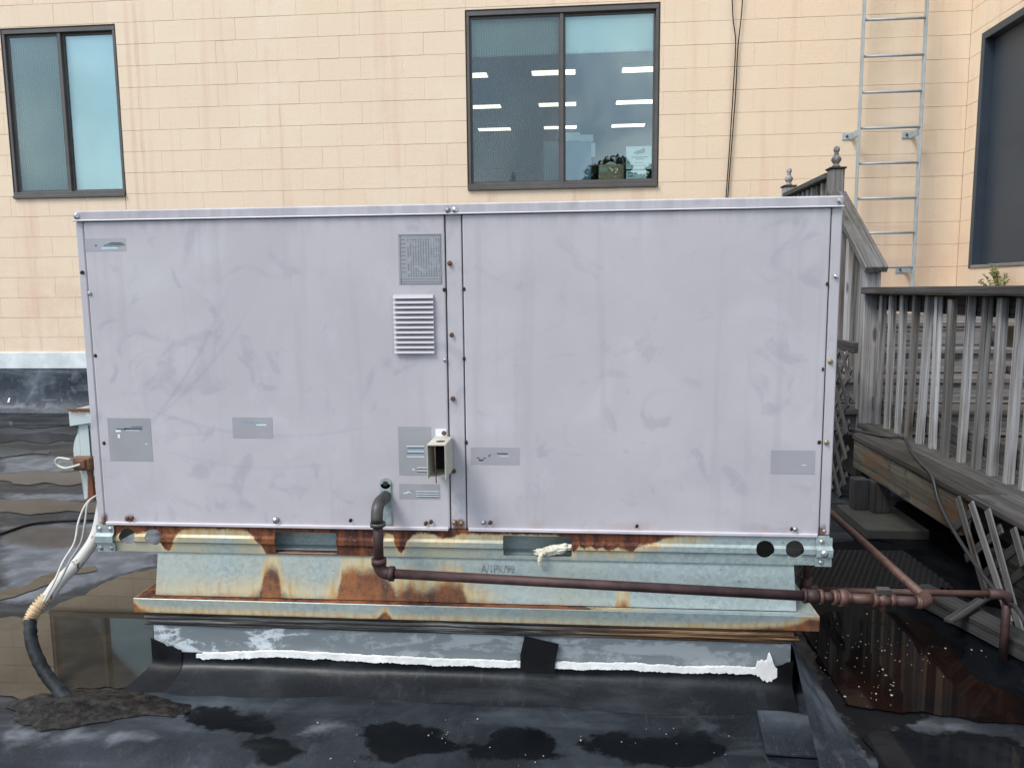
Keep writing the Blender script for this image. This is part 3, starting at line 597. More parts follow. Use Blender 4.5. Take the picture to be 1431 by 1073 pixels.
# louvres
lv0, lv1 = atY(550, 411, UY), atY(608, 494, UY)
nl = 12
cut(pl, MB().box(lv0.x+.004, lv1.x-.004, UY-.02, UY+.012, lv1.z+.003, lv0.z-.004))
MB().box(lv0.x+.002, lv1.x-.002, UY+.013, UY+.0215, lv1.z, lv0.z).build('louvre_backing', M_dark, pl)
lh = (lv0.z-lv1.z)/nl
slat = MB(); slat.grid(lambda u, v: ((u-.5)*(lv1.x-lv0.x), -.001-.0115*math.sin(v*1.5)**1.3+(0.004 if v == 0 else 0), lh*(.5-v*.92)), 4, 5); slat = slat.mesh('louvre_slat', plain('slat_paint', (.37, .352, .375), .45, 0, .07, 10), False)
for k in range(nl): link('louvre_slat', slat[0], ((lv0.x+lv1.x)/2, UY-.001, lv0.z-lh*(k+.5)), pl)
# screws; flattened dark discs paint the shade in empty screw holes
def hexscrew(mat, r): b = MB(); b.lathe([(r*1.45, 0), (r*1.45, .0012), (r*.95, .0018), (r*.95, .0045), (r*.75, .0055)], (0, 0, 0), 8); return b.mesh('screw', mat, False)[0]
M_zinc = plain('zinc_screw', (.45, .45, .44), .35, .8, .2, 60); M_brass = plain('brassy_screw', (.26, .20, .11), .45, .6, .3, 60); M_rusts = plain('rusted_screw', (.12, .055, .03), .7, .2, .4, 60)
scr_m = {k: hexscrew(m_, .0052) for k, m_ in (('z', M_zinc), ('b', M_brass), ('r', M_rusts), ('d', M_dark))}; scr_m['Z'] = hexscrew(M_zinc, .0075)
for x, y, k in ((108, 302, 'Z'), (626, 294, 'Z'), (636.5, 293.5, 'Z'), (1173, 281, 'Z'), (126, 410, 'z'), (134, 497, 'd'), (146, 619, 'd'), (115, 381, 'd'), (621, 405, 'd'), (649, 404, 'd'), (628.5, 368, 'r'), (631, 468, 'r'), (622, 503, 'z'), (649, 501, 'd'), (633, 557, 'r'), (652, 618, 'd'), (634, 658, 'r'),
                (178, 724, 'r'), (184, 724, 'r'), (386, 727, 'Z'), (490, 727, 'd'), (595, 731, 'r'), (602, 729, 'r'), (635, 730, 'b'), (645, 731, 'b'), (676, 730, 'z'), (685, 730, 'r'), (890, 735, 'd'), (1106, 739, 'd'), (1111.5, 739.5, 'z'), (1156, 397, 'd'), (1168, 386, 'z'), (1150, 516, 'd'), (1160.5, 505, 'b'), (1145, 618, 'd'), (1155, 618, 'b'), (1151, 742, 'z')):
    yy = UY-.006 if y < 305 else (UY-.009 if y > 722 and x != 635 else UY-.002)
    o = link('screw', scr_m[k], atY(x, y, yy), unit, (R(90), 0, random.uniform(0, 1)))
    if k == 'd': o.scale = (.85, .85, .45)
# stickers
M_stk = plain('grey_sticker', (.285, .285, .295), .4, 0, .05, 12, 0); M_stk2 = plain('pale_sticker', (.315, .308, .325), .45, 0, .05, 12, 0)
M_ink = plain('sticker_ink', (.035, .05, .075), .5, 0, .2, 60, 0); M_inkw = plain('sticker_white', (.68, .71, .74), .5, 0, .05, 60, 0); M_inkt = plain('sticker_teal', (.14, .36, .40), .5, 0, .2, 60, 0)
Y0 = UY-.002
def sticker(x0, y0, x1, y1, mat, marks, lab):
    a, b, c, d = atY(x0, y0, Y0), atY(x1, y0, Y0), atY(x1, y1, Y0), atY(x0, y1, Y0)
    lft, rgt, top, bot = (a.x+d.x)/2, (b.x+c.x)/2, (a.z+b.z)/2, (c.z+d.z)/2
    s = MB().box(lft, rgt, Y0-.0006, Y0, bot, top).build('sticker', mat, pl if x0 < 640 else pr); s['label'] = lab
    for (u0, u1, v, h, mm) in marks:                       # u,v as fractions of the sticker; h metres
        MB().box(lft+(rgt-lft)*u0, lft+(rgt-lft)*u1, Y0-.0009, Y0-.0007, bot+(top-bot)*(1-v)-h/2, bot+(top-bot)*(1-v)+h/2).build('print', mm, s)
    return s, lft, rgt, bot, top
sticker(119, 333, 176, 351, M_stk2, ((.24, .29, .55, .004, M_ink), (.42, .86, .66, .0032, M_inkt), (.40, .80, .78, .0026, M_inkw), (.46, .98, .55, .0026, M_ink), (.55, .95, .44, .0022, M_ink), (.62, .9, .36, .0018, M_ink)), 'faded logo sticker in the top left corner')
sticker(152, 584, 212, 644, M_stk, ((.18, .30, .30, .006, M_inkw), (.22, .27, .42, .012, M_inkw), (.2, .45, .26, .003, M_ink), (.38, .80, .25, .005, M_ink), (.55, .82, .20, .002, M_ink), (.42, .74, .285, .0015, M_inkw), (.84, .9, .6, .002, M_inkw)), 'square grey sticker with worn print, lower left')
sticker(325, 583, 381, 612, M_stk2, ((.2, .5, .22, .0022, M_inkt), (.45, .75, .26, .003, M_inkt), (.6, .85, .36, .003, M_inkw)), 'small grey sticker with teal print')
sticker(557, 596, 603, 664, M_stk, [(.25+.03*(i % 2), .78, .40+i*.036, .0022, (M_inkw, M_ink, M_inkt)[i % 3]) for i in range(7)]+[(.55, .9, .84+i*.03, .002, (M_inkw, M_ink)[i % 2]) for i in range(4)]+[(.4, .48, .88, .003, M_inkw)], 'tall grey sticker beside the flue hood')
sticker(558, 676, 615, 697, M_stk, ((.1, .2, .62, .003, M_inkw), (.18, .3, .54, .003, M_inkw), (.26, .33, .5, .002, M_ink))+tuple((.42+.02*(i % 2), .97, .5+i*.075, .002, (M_inkw, M_ink)[i % 2]) for i in range(6)), 'wide grey sticker above the gas pipe')
sticker(658, 625, 726, 649, M_stk2, ((.12, .18, .62, .003, M_ink), (.16, .26, .75, .0045, M_ink), (.25, .31, .64, .003, M_ink), (.37, .39, .5, .008, M_ink), (.39, .42, .42, .002, M_ink), (.54, .76, .36, .0035, M_ink), (.6, .78, .52, .0016, M_inkw)), 'pale sticker left of centre on the right panel')
sticker(1077, 629, 1139, 662, M_stk2, ((.7, .8, .62, .0016, M_inkw),), 'blank grey sticker near the right edge')
ch, a, b, c, d = sticker(557, 327, 618, 398, M_stk, (), 'gridded wiring chart sticker')
chart = NT('chart_grid'); xyz = chart.sep(chart.pos())
def lines(ax, n, lo, hi): return chart.step(chart.math('FRACT', chart.math('MULTIPLY', chart.math('SUBTRACT', xyz[ax], lo), n/(hi-lo))), .62, .72)
g_ = chart.math('MULTIPLY', chart.math('MAXIMUM', lines(0, 17, a, b), lines(2, 27, c, d)), chart.step(chart.noise(60, detail=4), .30, .55))
chart.bsdf(chart.mix(chart.math('MULTIPLY', g_, .8), (.30, .31, .325), (.10, .11, .125)), .45)
MB().box(a+(b-a)*.20, b-(b-a)*.05, Y0-.0010, Y0-.0008, c+(d-c)*.15, d-(d-c)*.08).build('print', chart.m, ch)
for u in (.05, .97): MB().box(a+(b-a)*u-.0006, a+(b-a)*u+.0006, Y0-.0010, Y0-.0008, c+.003, d-.003).build('print', M_ink, ch)
for v in (.02, .06, .11, .96, .985): MB().box(a+.003, b-.003, Y0-.0010, Y0-.0008, c+(d-c)*v-.0004, c+(d-c)*v+.0004).build('print', M_ink, ch)
for k in range(9): MB().box(a+(b-a)*.07, a+(b-a)*.16, Y0-.0010, Y0-.0008, c+(d-c)*(.25+.08*k), c+(d-c)*(.25+.08*k)+.0012).build('print', M_ink, ch)
# flue hood
fh = []
q0, q1 = atY(608, 604, UY), atY(628, 655, UY)
hx0, hx1, hz0, hz1, hy = q0.x, q1.x+.012, q1.z-.0, q0.z-.012, UY-.13
hood = MB(); tk = .0022
hood.box(hx0, hx1, hy, UY-.003, hz1-tk, hz1).box(hx0, hx0+tk, hy, UY-.003, hz0, hz1-tk).box(hx1-tk, hx1, hy, UY-.003, hz0, hz1-tk).box(hx0+tk, hx1-tk, hy+.03, UY-.003, hz0, hz0+tk)
hood = hood.build('flue_hood', M_cream, unit); hood['label'] = 'cream sheet-metal exhaust hood'
MB().box(hx0+.002, hx0+.036, UY-.006, UY-.002, hz1, hz1+.022, .001).build('tab', M_inkw, hood); link('screw', scr_m['r'], ((hx0+.028), UY-.006, hz1+.011), hood, (R(90), 0, 0))
MB().box(hx0+tk, hx1-tk, UY-.012, UY-.004, hz0+tk, hz1-tk).build('flue_opening', M_dark, hood)
MB().tube([((hx0+hx1)/2-.004, hy+.004, hz1-.001), ((hx0+hx1)/2-.002, hy+.004, hz0-.012)], .0016, 6).build('guard_wire', M_rusts, hood)
MB().lathe([(.013, 0), (.013, .0012), (.009, .0016)], ((hx0+hx1)/2+.004, hy+.05, hz1), 14).build('rust_spot', M_rusts, hood)
# base rail with holes and slots
RT, RB = .486, .397
def X(px_, py_=760): return atY(px_, py_, UY).x
rail_pts = [(X(141), .0), (X(164), .55), (X(169), .35), (X(180), .24), (X(193), .42), (X(199), .30), (X(214), .26), (X(223), .55), (X(228), .95), (X(236), 1.02), (X(241), .75), (X(246), .45), (X(255), .22), (X(270), .08), (X(310), .06), (X(335), .10), (X(347), .22), (X(357), .45), (X(366), .75), (X(371), 1.1), (X(384), 1.15), (X(470), 1.1), (X(500), 1.15), (X(524), 1.1), (X(534), .8), (X(538), .22), (X(549), .22), (X(555), .75), (X(562), .95), (X(570), .4), (X(585), .18), (X(605), .22), (X(620), .35), (X(632), .3), (X(645), .15), (X(680), .05), (X(720), .04), (X(780), .08), (X(797), .5), (X(802), .75), (X(810), .5), (X(818), .62), (X(826), .5), (X(833), .66), (X(842), .52), (X(850), .68), (X(862), .55), (X(870), .62), (X(884), .72), (X(890), .5), (X(905), .42), (X(925), .25), (X(950), .12), (X(990), .05), (X(1030), .0), (X(1160), .0)]
M_rail = mat_galv('rail_steel', X(141), X(1160), RB, RT, [(a_, max(b_, .17) if X(150) < a_ < X(930) else b_) for a_, b_ in rail_pts], True, .55, patina=.75)
prof = [(0, RT), (0, RB+.058), (-.006, RB+.050), (-.006, RB+.034), (.001, RB+.029), (.001, RB), (.030, RB), (.030, RB+.003), (.004, RB+.003), (.004, RB+.031), (-.003, RB+.036), (-.003, RB+.049), (.003, RB+.0605), (.003, RT)]
rl = MB().extrude_poly([(UX0+.001, UY+y, z) for y, z in prof], (UX1-UX0-.002, 0, 0)).build('base_rail', M_rail, unit); rl['label'] = 'galvanised base rail streaked with rust'
ct = MB()
for hx, hy_ in ((177, 750), (213.5, 751), (1069.5, 768), (1111, 768)):
    p = atY(hx, hy_, UY-.005); ct.tube([(p.x, UY-.05, p.z), (p.x, UY+.06, p.z)], .0262, 24)
for s0, s1, s2, s3 in ((384, 471, 743, 775), (703, 799, 748, 778)):
    p, q = atY(s0, s2, UY), atY(s1, s3, UY); ct.box(p.x, q.x, UY-.05, UY+.06, q.z, p.z, .006, seg=2)
cut(rl, ct)
MB().box(-1.08, .42, UY+.075, UY+.08, .400, .484).box(-1.08, .42, UY+.033, UY+.0745, .4005, .404).build('inner_rail', M_galv, unit)
MB().box(UX0+.003, UX0+.006, UY+.035, UY+UD, RB, RT).box(UX1-.006, UX1-.003, UY+.035, UY+UD, RB, RT).box(UX0+.003, UX1-.003, UY+UD, UY+UD+.003, RB, RT).build('side_rail', M_galv, unit)
for x0, x1 in ((UX0-.002, UX0+.056), (UX1-.040, UX1+.006)):
    br = MB().extrude_poly([(x0, UY-.0035+y, z) for y, z in ((0, RT-.004), (0, RB+.0585), (-.011, RB+.050), (-.011, RB+.033), (0, RB+.027), (0, RB-.001), (-.003, RB-.001), (-.003, RB+.026), (-.014, RB+.031), (-.014, RB+.052), (-.003, RB+.0605), (-.003, RT-.004))], (x1-x0, 0, 0)).build('corner_bracket', M_galv, unit)
    for u in ((.2, .8) if x0 < 0 else (.35,)):
        for z in (RT-.016, RB+.012): link('bolt', scr_m['z'], (x0+(x1-x0)*u, UY-.0066, z), br, (R(90), 0, 0))
    if x0 > 0: link('bolt', scr_m['Z'], (x0+.022, UY-.0178, RB+.041), br, (R(90), 0, 0))
fluff = bmesh.new(); bmesh.ops.create_icosphere(fluff, subdivisions=5, radius=1)
for v in fluff.verts:
    n_ = v.co.copy(); k = 1+.42*mnoise.fractal(n_*2.2, .9, 2.2, 6)+.22*abs(mnoise.noise(n_*6)); v.co = Vector((n_.x*.052*k, n_.y*.009*k, n_.z*.0135*k+.012*n_.x))
for f in fluff.faces: f.smooth = True
fb = MB(); c_ = atY(775, 768, UY+.004); fb._add(fluff, Matrix.Translation(c_)); fb.tube(smooth_path([c_+Vector((-.03, -.01, -.008)), c_+Vector((-.038, -.022, -.006)), c_+Vector((-.043, -.022, -.022)), c_+Vector((-.042, -.012, -.040))]), [.004+.004*abs(math.sin(i)) for i in range(25)], 7)
fb.build('torn_insulation', plain('torn_insulation', (.66, .62, .50), .9, 0, .3, 70, .004), unit)
# gas inlet plate on the panel
p = atY(540, 690, UY)
MB().box(p.x-.018, p.x+.018, UY-.006, UY-.002, .498, .640, .001).lathe([(.018, 0), (.018, .004)], (0, 0, 0)) if False else None
ip = MB().box(p.x-.017, p.x+.017, UY-.008, UY-.0025, .497, .628, .002); ip._add((lambda t: (bmesh.ops.create_cone(t, cap_ends=True, segments=20, radius1=.017, radius2=.017, depth=.0055), t)[1])(bmesh.new()), Matrix.Translation((p.x, UY-.00525, .628)) @ Matrix.Rotation(R(90), 4, 'X'))
ip.build('inlet_plate', M_galv, unit); o = link('plate_hole', scr_m['d'], (p.x, UY-.009, .627), unit, (R(90), 0, 0)); o.scale = (1.2, 1.2, .3)

# ------------------------------------------------------------------ curb adapter, timber nailer, membrane curb
ad = empty('curb_adapter', (-.35, 2.9, .213), 'galvanised sheet-metal curb adapter with rust stains under the unit', 'curb adapter')
SX0, SX1 = -1.325, .625
sk_pts = [(-1.33, .06), (-1.1, .08), (-1.02, .10), (-.99, .22), (-.975, .70), (-.955, .80), (-.935, .72), (-.925, .22), (-.90, .10), (-.80, .06), (-.745, .15), (-.735, .72), (-.70, .78), (-.66, .72), (-.63, .78), (-.59, .60), (-.56, .28), (-.52, .45), (-.48, .30), (-.40, .55), (-.36, .50), (-.34, .1), (-.2, .02), (.1, .02), (.13, .25), (.15, .02), (.4, .0), (.63, .0)]
M_skirt = mat_galv('skirt_steel', -1.33, .63, .262, .400, sk_pts, False, .8, soft=.55, patina=.25)
sk = MB(); sk.extrude_poly([(SX0-.008, 2.225, .262), (SX1+.006, 2.225, .262), (SX1, 2.248, .40), (SX0-.004, 2.248, .40)], (0, .003, 0)); sk.box(SX0, SX0+.003, 2.27, 3.6, .262, .40).box(SX1-.003, SX1, 2.27, 3.6, .262, .40)
skirt = sk.build('skirt', M_skirt, ad)
FX0, FX1, FY, FZ0, FZ1 = -1.392, .690, 2.198, .2135, .260
fl_pts = [(-1.40, .9), (-1.37, .35), (-1.34, .16), (-1.2, .12), (-1.0, .14), (-.62, .10), (-.59, .7), (-.565, .10), (-.3, .08), (.2, .06), (.42, .12), (.58, .32), (.63, .55), (.66, .95), (.70, .8)]
M_flange = mat_galv('flange_steel', -1.40, .70, FZ0, FZ1, fl_pts, False, .9, soft=.5, patina=.35)
fl_ = MB(); fl_.box(FX0, FX1, FY, FY+.004, FZ0, FZ1, .0015).box(FX0, FX0+.004, FY+.004, 3.65, FZ0, FZ1, .0015).box(FX1-.004, FX1, FY+.004, 3.65, FZ0, FZ1, .0015); fl_.build('flange', M_flange, ad)
tf_pts = [(-1.40, 1.3), (-1.0, 1.3), (-.4, 1.2), (-.1, .75), (.15, .35), (.3, .05), (.70, .0)]
M_ftop = mat_galv('flange_top_steel', -1.40, .70, .24, .28, tf_pts, False, .75)
MB().box(FX0+.004, FX1-.004, FY+.0045, SX0 and 2.2245, FZ1-.003, FZ1-.0002).box(FX0+.004, SX0-.009, 2.225, 3.6, FZ1-.003, FZ1-.0002).box(SX1+.007, FX1-.004, 2.225, 3.6, FZ1-.003, FZ1-.0002).build('flange_top', M_ftop, ad)
txc = bpy.data.curves.new('stencil', 'FONT'); txc.body = 'A/1PK/99'; txc.size = .034; txc.extrude = 0
txo = bpy.data.objects.new('stencil', txc); col.objects.link(txo); bpy.context.view_layer.update()
tme = bpy.data.meshes.new_from_object(txo.evaluated_get(bpy.context.evaluated_depsgraph_get())); bpy.data.objects.remove(txo)
tt = NT('stencil_ink'); nn = tt.noise(70, detail=4); tt.bsdf(tt.mix(tt.step(nn, .42, .60), (.10, .125, .13), (.24, .285, .29)), .5); tme.materials.append(tt.m)
pa = atY(672, 799.5, 2.24); lean = math.atan2(.023, .138)
st_o = link('stencil', tme, (pa.x, 2.225+(pa.z-.262)*.1667-.0012, pa.z), ad, (R(90)-lean, 0, 0)); st_o.scale = (.78, 1, 1)
# weathered plank stack of the nailer
nail = empty('timber_nailer', (-.37, 2.5, .165), 'weathered timber nailer sandwiched below the metal flange', 'timber')
M_nail = mat_wood('nailer_wood', 0, .9, .15, 0); t = None
tn = NT('nailer_warm'); xyz = tn.sep(tn.pos()); gr = tn.noise(1, tn.pos(), 6, .65, 1.0, (3.0, 60, 95)); g2 = tn.noise(1, tn.pos(), 4, .6, .5, (1.3, 30, 210))
warm = tn.step(tn.math('ADD', xyz[0], tn.math('MULTIPLY', tn.math('SUBTRACT', tn.noise(2), .5), .6)), -.25, .25)
ca = tn.ramp(gr, [(.3, (.02, .019, .018)), (.48, (.09, .086, .08)), (.64, (.34, .33, .31))]); cb = tn.ramp(gr, [(.34, (.018, .011, .007)), (.5, (.17, .09, .045)), (.64, (.52, .33, .18))])
cc = tn.mix(warm, ca, cb); cc = tn.mix(tn.math('MULTIPLY', tn.step(g2, .5, .38), .75), cc, (.012, .010, .009))
tn.bsdf(cc, .85, 0, tn.bump(tn.math('ADD', gr, g2), .008, 1), .2)
rr = random.Random(3); zz = FZ0-.0015
for k, (h, y0) in enumerate(((.010, 2.214), (.012, 2.209), (.013, 2.213), (.011, 2.220))):
    b = MB(); x0, x1 = -1.372+rr.uniform(0, .02), .640-rr.uniform(0, .03)
    b.grid(lambda u, v: (x0+(x1-x0)*u, y0+.0045*mnoise.noise(Vector((u*9, k*5, v*2)))-(.003 if .2 < v < .8 else 0), zz-h*v-.0012*mnoise.noise(Vector((u*16, 9, k)))*(0 if k == 0 and v == 0 else 1)), 60, 4)
    b.box(x0, x1, y0+.006, y0+.09, zz-h, zz-.001); zz -= h+.0005; b.build('plank', tn.m, nail)
curb = empty('roof_curb', (-.36, 2.9, 0), 'membrane-wrapped roof curb with a white sealant line below the nailer', 'curb')
CX0, CX1, CY = -1.345, .618, 2.222
M_grey = NT('silvery_coating'); gp = M_grey.pos(); n1 = M_grey.noise(4, gp, 7, .65, .8, (1, 1, 3)); n2_ = M_grey.noise(28, gp, 5, .7)
gx = M_grey.sep(gp)[0]
cw = M_grey.mix(n1, (.115, .135, .15), (.19, .215, .22)); wsh = M_grey.math('MULTIPLY', M_grey.step(M_grey.math('ADD', n1, M_grey.math('MULTIPLY', n2_, .35)), .66, .76), M_grey.math('ADD', .25, M_grey.math('MULTIPLY', M_grey.step(gx, -.75, -1.0), .65)))
cw = M_grey.mix(wsh, cw, (.55, .60, .63)); M_grey.bsdf(cw, .55, 0, M_grey.bump(n2_, .002, .5), .4); M_grey = M_grey.m
MB().box(CX0, CX1, CY, 3.6, .062, .1655).build('coated_face', M_grey, curb)
def side_flare(z): return .05*max(0, 1-1.6*z/.085)**2
def curb_y(x, z):                                           # front surface of the wrapped curb at height z
    if z > .078: return CY-.006
    q = max(0, min(1, z/.078)); e = .11*max(0, .62-q)**2/.3844*(1+.35*mnoise.noise(Vector((x*2.3, 7, 1)))+.12*mnoise.noise(Vector((x*9, 2, 1))))
    return CY-.006-e-.003*mnoise.noise(Vector((x*6, q*3, 1)))
cm_ = MB()
cm_.grid(lambda u, v: (lambda x, z: (x-side_flare(z)*(1-u)**6, curb_y(x, z), z))(CX0-.004+(CX1-CX0+.008)*u, .0005+.0785*v**1.4+.002*mnoise.noise(Vector((u*11, 0, 3)))*v), 90, 18)
cm_.grid(lambda u, v: (CX0-.004-.05*max(0, 1-v*1.6)**2, CY-.005+u*1.4, .0005+.085*v), 14, 8)
wr = cm_.build('membrane_wrap', M_mem2, curb)
for nm in ('dry', 'silt', 'damp'): wr.data.attributes.new(nm, 'FLOAT', 'POINT').data.foreach_set('value', np.full(len(wr.data.vertices), -.5, np.float32))
M_bp = plain('black_patch', (.007, .0075, .009), .5, 0, .5, 14, .003, .2)
def corner(xa, xb, za, zb, seed):
    mb = MB()
    def fn(u, v):
        x = xa+(xb-xa)*u+.006*mnoise.noise(Vector((v*4, seed, u)))*(1 if .1 < u else 0); zt = za+(zb-za)*u+.006*mnoise.noise(Vector((u*6, seed, 2))); z = .0015+(zt-.0015)*v
        return (x-(side_flare(z)*(1-u)**2 if seed == 1 else 0), curb_y(x, z)-.004-(.004*math.sin(u*3.1)), z)
    return mb.grid(fn, 14, 18)
corner(CX0-.006, CX0+.092, .126, .090, 1).build('corner_patch', M_bp, curb)
corner(CX1-.078, CX1+.005, .088, .118, 2).build('corner_patch', M_bp, curb)
# flared membrane skirt on the curb's right side
A_, B_, C_ = Vector((CX1+.004, CY-.004, .150)), Vector((CX1+.004, CY-.012, .03)), None
def flare(u, v):
    y = 1.83+u*1.3; front = max(0, (CY-.02-y)/.4)
    z = (.152*(1-v)**1.25)*(1-min(1, front))**1.2+.006; x = CX1+.003+.105*v+.012*math.sin(v*3.1)*mnoise.noise(Vector((y*7, v*4, 0))) - front*.03*(1-v)
    return (x, y, z+.004*mnoise.noise(Vector((y*9, v*5, 4))))
MB().grid(flare, 40, 12).build('membrane_flare', M_mem3, curb)
pp = [atZ(x, y, .012) for x, y in ((1058, 992), (1100, 994), (1150, 1004), (1172, 1008), (1199, 1060), (1130, 1056), (1070, 1052))]
MB().extrude_poly([(q.x, q.y, .008) for q in pp], (0, 0, .005)).build('membrane_patch', M_mem3, curb)
seal = MB(); N = 420; rs = random.Random(5); up, dn = [], []
for i in range(N+1):
    px_ = 274+(1086-274)*i/N; base = 915.5+(px_-274)*.0285; base += 3.0*mnoise.noise(Vector((px_*.012, 0, 0)))-4.5*math.exp(-((px_-425)/90)**2)
    hw = 4.0+1.8*mnoise.noise(Vector((px_*.05, 3, 0)))+1.0*mnoise.noise(Vector((px_*.22, 5, 0)))
    hw2 = 4.2+2.4*mnoise.noise(Vector((px_*.045, 8, 0)))+1.6*mnoise.noise(Vector((px_*.3, 2, 0)))+(4 if px_ > 980 else 0)*max(0, mnoise.noise(Vector((px_*.12, 9, 0))))
    if px_ < 280: hw *= .5; hw2 *= .5
    if px_ > 1058: k = (px_-1058)/28; hw += 9*math.exp(-((k-.1)/.3)**2)+(24*math.exp(-((k-.66)/.17)**2)+7*math.exp(-((k-.35)/.12)**2))*(.85+.5*mnoise.noise(Vector((px_*.5, 1, 0)))); hw2 += 10*math.exp(-((k-.5)/.4)**2)*(1+1.4*mnoise.noise(Vector((px_*.4, 4, 0))))
    up.append(atY(px_, base-hw, CY-.0145)); dn.append(atY(px_, base+hw2, CY-.0145))
for i in range(N):
    f = seal.bm.faces.new([seal.bm.verts.new(q) for q in (up[i], up[i+1], dn[i+1], dn[i])])
bmesh.ops.remove_doubles(seal.bm, verts=seal.bm.verts, dist=1e-5)
ex = bmesh.ops.extrude_face_region(seal.bm, geom=seal.bm.faces[:]); bmesh.ops.translate(seal.bm, vec=(0, .011, 0), verts=[g for g in ex['geom'] if isinstance(g, bmesh.types.BMVert)])
seal.build('sealant_line', M_white, curb)
tp = [atY(733, 889, CY-.018), atY(781, 900, CY-.018), atY(776, 925, CY-.02), atY(775, 941, CY-.024), atY(727, 937, CY-.024), atY(727, 915, CY-.02)]
MB().extrude_poly(tp, (0, .004, 0)).build('tape_patch', M_black, curb)

# ------------------------------------------------------------------ gas piping
gp_ = empty('gas_pipe', (-.585, 2.13, .35), 'brown iron gas pipe running along the base of the unit', 'pipe')
PY = 2.13; pr_ = .0142
e1 = Vector((p.x, UY-.01, .588)); c1 = Vector((-.587, PY-.004, .590)); v1 = Vector((-.585, PY, .386)); h1 = Vector((.962, PY, .337))
MB().tube([e1]+arc_elbow(e1, c1, v1, .05, 9), .0178, 16).tube([(-.585, PY, .538), (-.585, PY, .527)], .0225, 16).build('elbow', M_iron, gp_)
MB().tube([(-.585, PY, .54), (-.585, PY, .41)], pr_, 16).build('riser', M_pipe, gp_)
MB().tube(arc_elbow((-.585, PY, .5), v1, h1, .03, 9), .0185, 16).tube([(-.585, PY, .430), (-.585, PY, .412)], .022, 16).tube([(-.556, PY, .385), (-.541, PY, .3845)], .022, 16).build('elbow', M_pipe, gp_)
def along(t_): return v1.lerp(h1, t_)
MB().tube([along(.02), along(.80)], pr_, 16).build('run', M_pipe, gp_)
tX = lambda px_: ((atY(px_, 835, PY).x)-v1.x)/(h1.x-v1.x)
for a, b, r_, mm, nm, sg in ((1122, 1126, .0205, M_pipe, 'coupling', 16), (1126, 1144, .0185, M_pipe, 'coupling', 16), (1144, 1149, .021, M_copper, 'coupling', 16), (1149, 1163, pr_, M_pipe, 'nipple', 16), (1163, 1168, .022, M_copper, 'union', 8), (1168, 1173, .0165, M_copper, 'union', 16), (1172, 1183, .026, M_copper, 'union', 6), (1183, 1188, .0185, M_copper, 'union', 8), (1187, 1222, pr_, M_copper, 'nipple', 16), (1219, 1226, .021, M_copper, 'valve_end', 6), (1226, 1243, .017, M_copper, 'valve_body', 14), (1243, 1250, .020, M_copper, 'valve_end', 6), (1250, 1287, pr_, M_pipe, 'nipple', 16), (1283, 1287, .019, M_copper, 'elbow_collar', 16)):
    MB().tube([along(tX(a)), along(tX(b))], r_, sg).build(nm, mm, gp_)
vv = along(tX(1234)); MB().tube([vv+Vector((0, 0, -.03)), vv+Vector((0, 0, .018))], .011, 10).build('valve_stem', M_copper, gp_); MB().box(vv.x-.019, vv.x+.019, PY-.010, PY+.010, vv.z+.016, vv.z+.036, .003).build('valve_handle', M_iron, gp_)
en = h1; bk = Vector((.985, 3.75, .325))
MB().tube(arc_elbow(along(.9), en, bk, .04, 9), .018, 16).build('elbow', M_copper, gp_); MB().tube([en.lerp(bk, .015), en.lerp(bk, 1)], pr_-.001, 14).build('return_run', M_copper, gp_)
dp = empty('drain_pipe', (.74, 2.5, .2), 'thin rust-red pipe dropping from the unit and running to the right', 'pipe')
q0_, q1_ = Vector((.737, 2.5, .219)), Vector((1.334, 2.5, .221))
MB().tube([(.737, 2.5, .40), (.737, 2.5, .235)], .011, 12).build('drop', M_copper, dp); MB().tube([(.737, 2.5, .262), (.737, 2.5, .205)], .018, 12).tube([(.737, 2.5, .221), (.775, 2.5, .2205)], .015, 12).build('tee', M_pipe, dp)
MB().tube([q0_, q1_], .0105, 12).build('run', M_copper, dp)
MB().tube([q1_+Vector((-.03, 0, 0)), q1_+Vector((.012, 0, .0)), q1_+Vector((.03, 0, -.008)), q1_+Vector((.034, 0, -.03))], .017, 12).build('elbow', M_pipe, dp)
MB().tube([q1_+Vector((.03, 0, 0)), (q1_.x+.03, 2.5, .0)], .0135, 12).build('pipe_stand', M_pipe, dp)

# ------------------------------------------------------------------ switch box, conduit and wires on the left
sw = empty('switch_box', (-1.6, 2.45, .53), 'rust-stained pale metal switch box on the unit\'s left side', 'switch box')
M_swb = NT('switch_paint'); sx = M_swb.sep(M_swb.pos()); nn = M_swb.noise(18, detail=5, rough=.65, stretch=(1, 1, .3))
cc = M_swb.mix(M_swb.noise(9), (.40, .48, .48), (.52, .58, .56)); rm = M_swb.step(M_swb.math('SUBTRACT', M_swb.math('MULTIPLY', M_swb.step(sx[2], .66, .64), .75), M_swb.math('ADD', nn, M_swb.math('MULTIPLY', M_swb.math('ABSOLUTE', M_swb.math('SUBTRACT', sx[0], -1.640)), 15))), .02, .10)
cc = M_swb.mix(rm, cc, (.20, .065, .03)); cc = M_swb.mix(M_swb.math('MULTIPLY', M_swb.step(nn, .54, .66), .5), cc, (.50, .45, .30)); cc = M_swb.mix(M_swb.math('MULTIPLY', M_swb.math('MULTIPLY', M_swb.step(sx[2], .79, .83), M_swb.step(M_swb.noise(40, detail=4), .42, .55)), .9), cc, (.22, .075, .035)); M_swb.bsdf(cc, .5, .1, M_swb.bump(nn, .001), .4); M_swb = M_swb.m
bx0, bx1, by0, by1, bz0, bz1 = -1.678, -1.520, 2.40, 2.56, .515, .815
MB().box(bx0+.008, bx1, by0, by1, bz0, bz1-.03, .004).build('body', M_swb, sw)
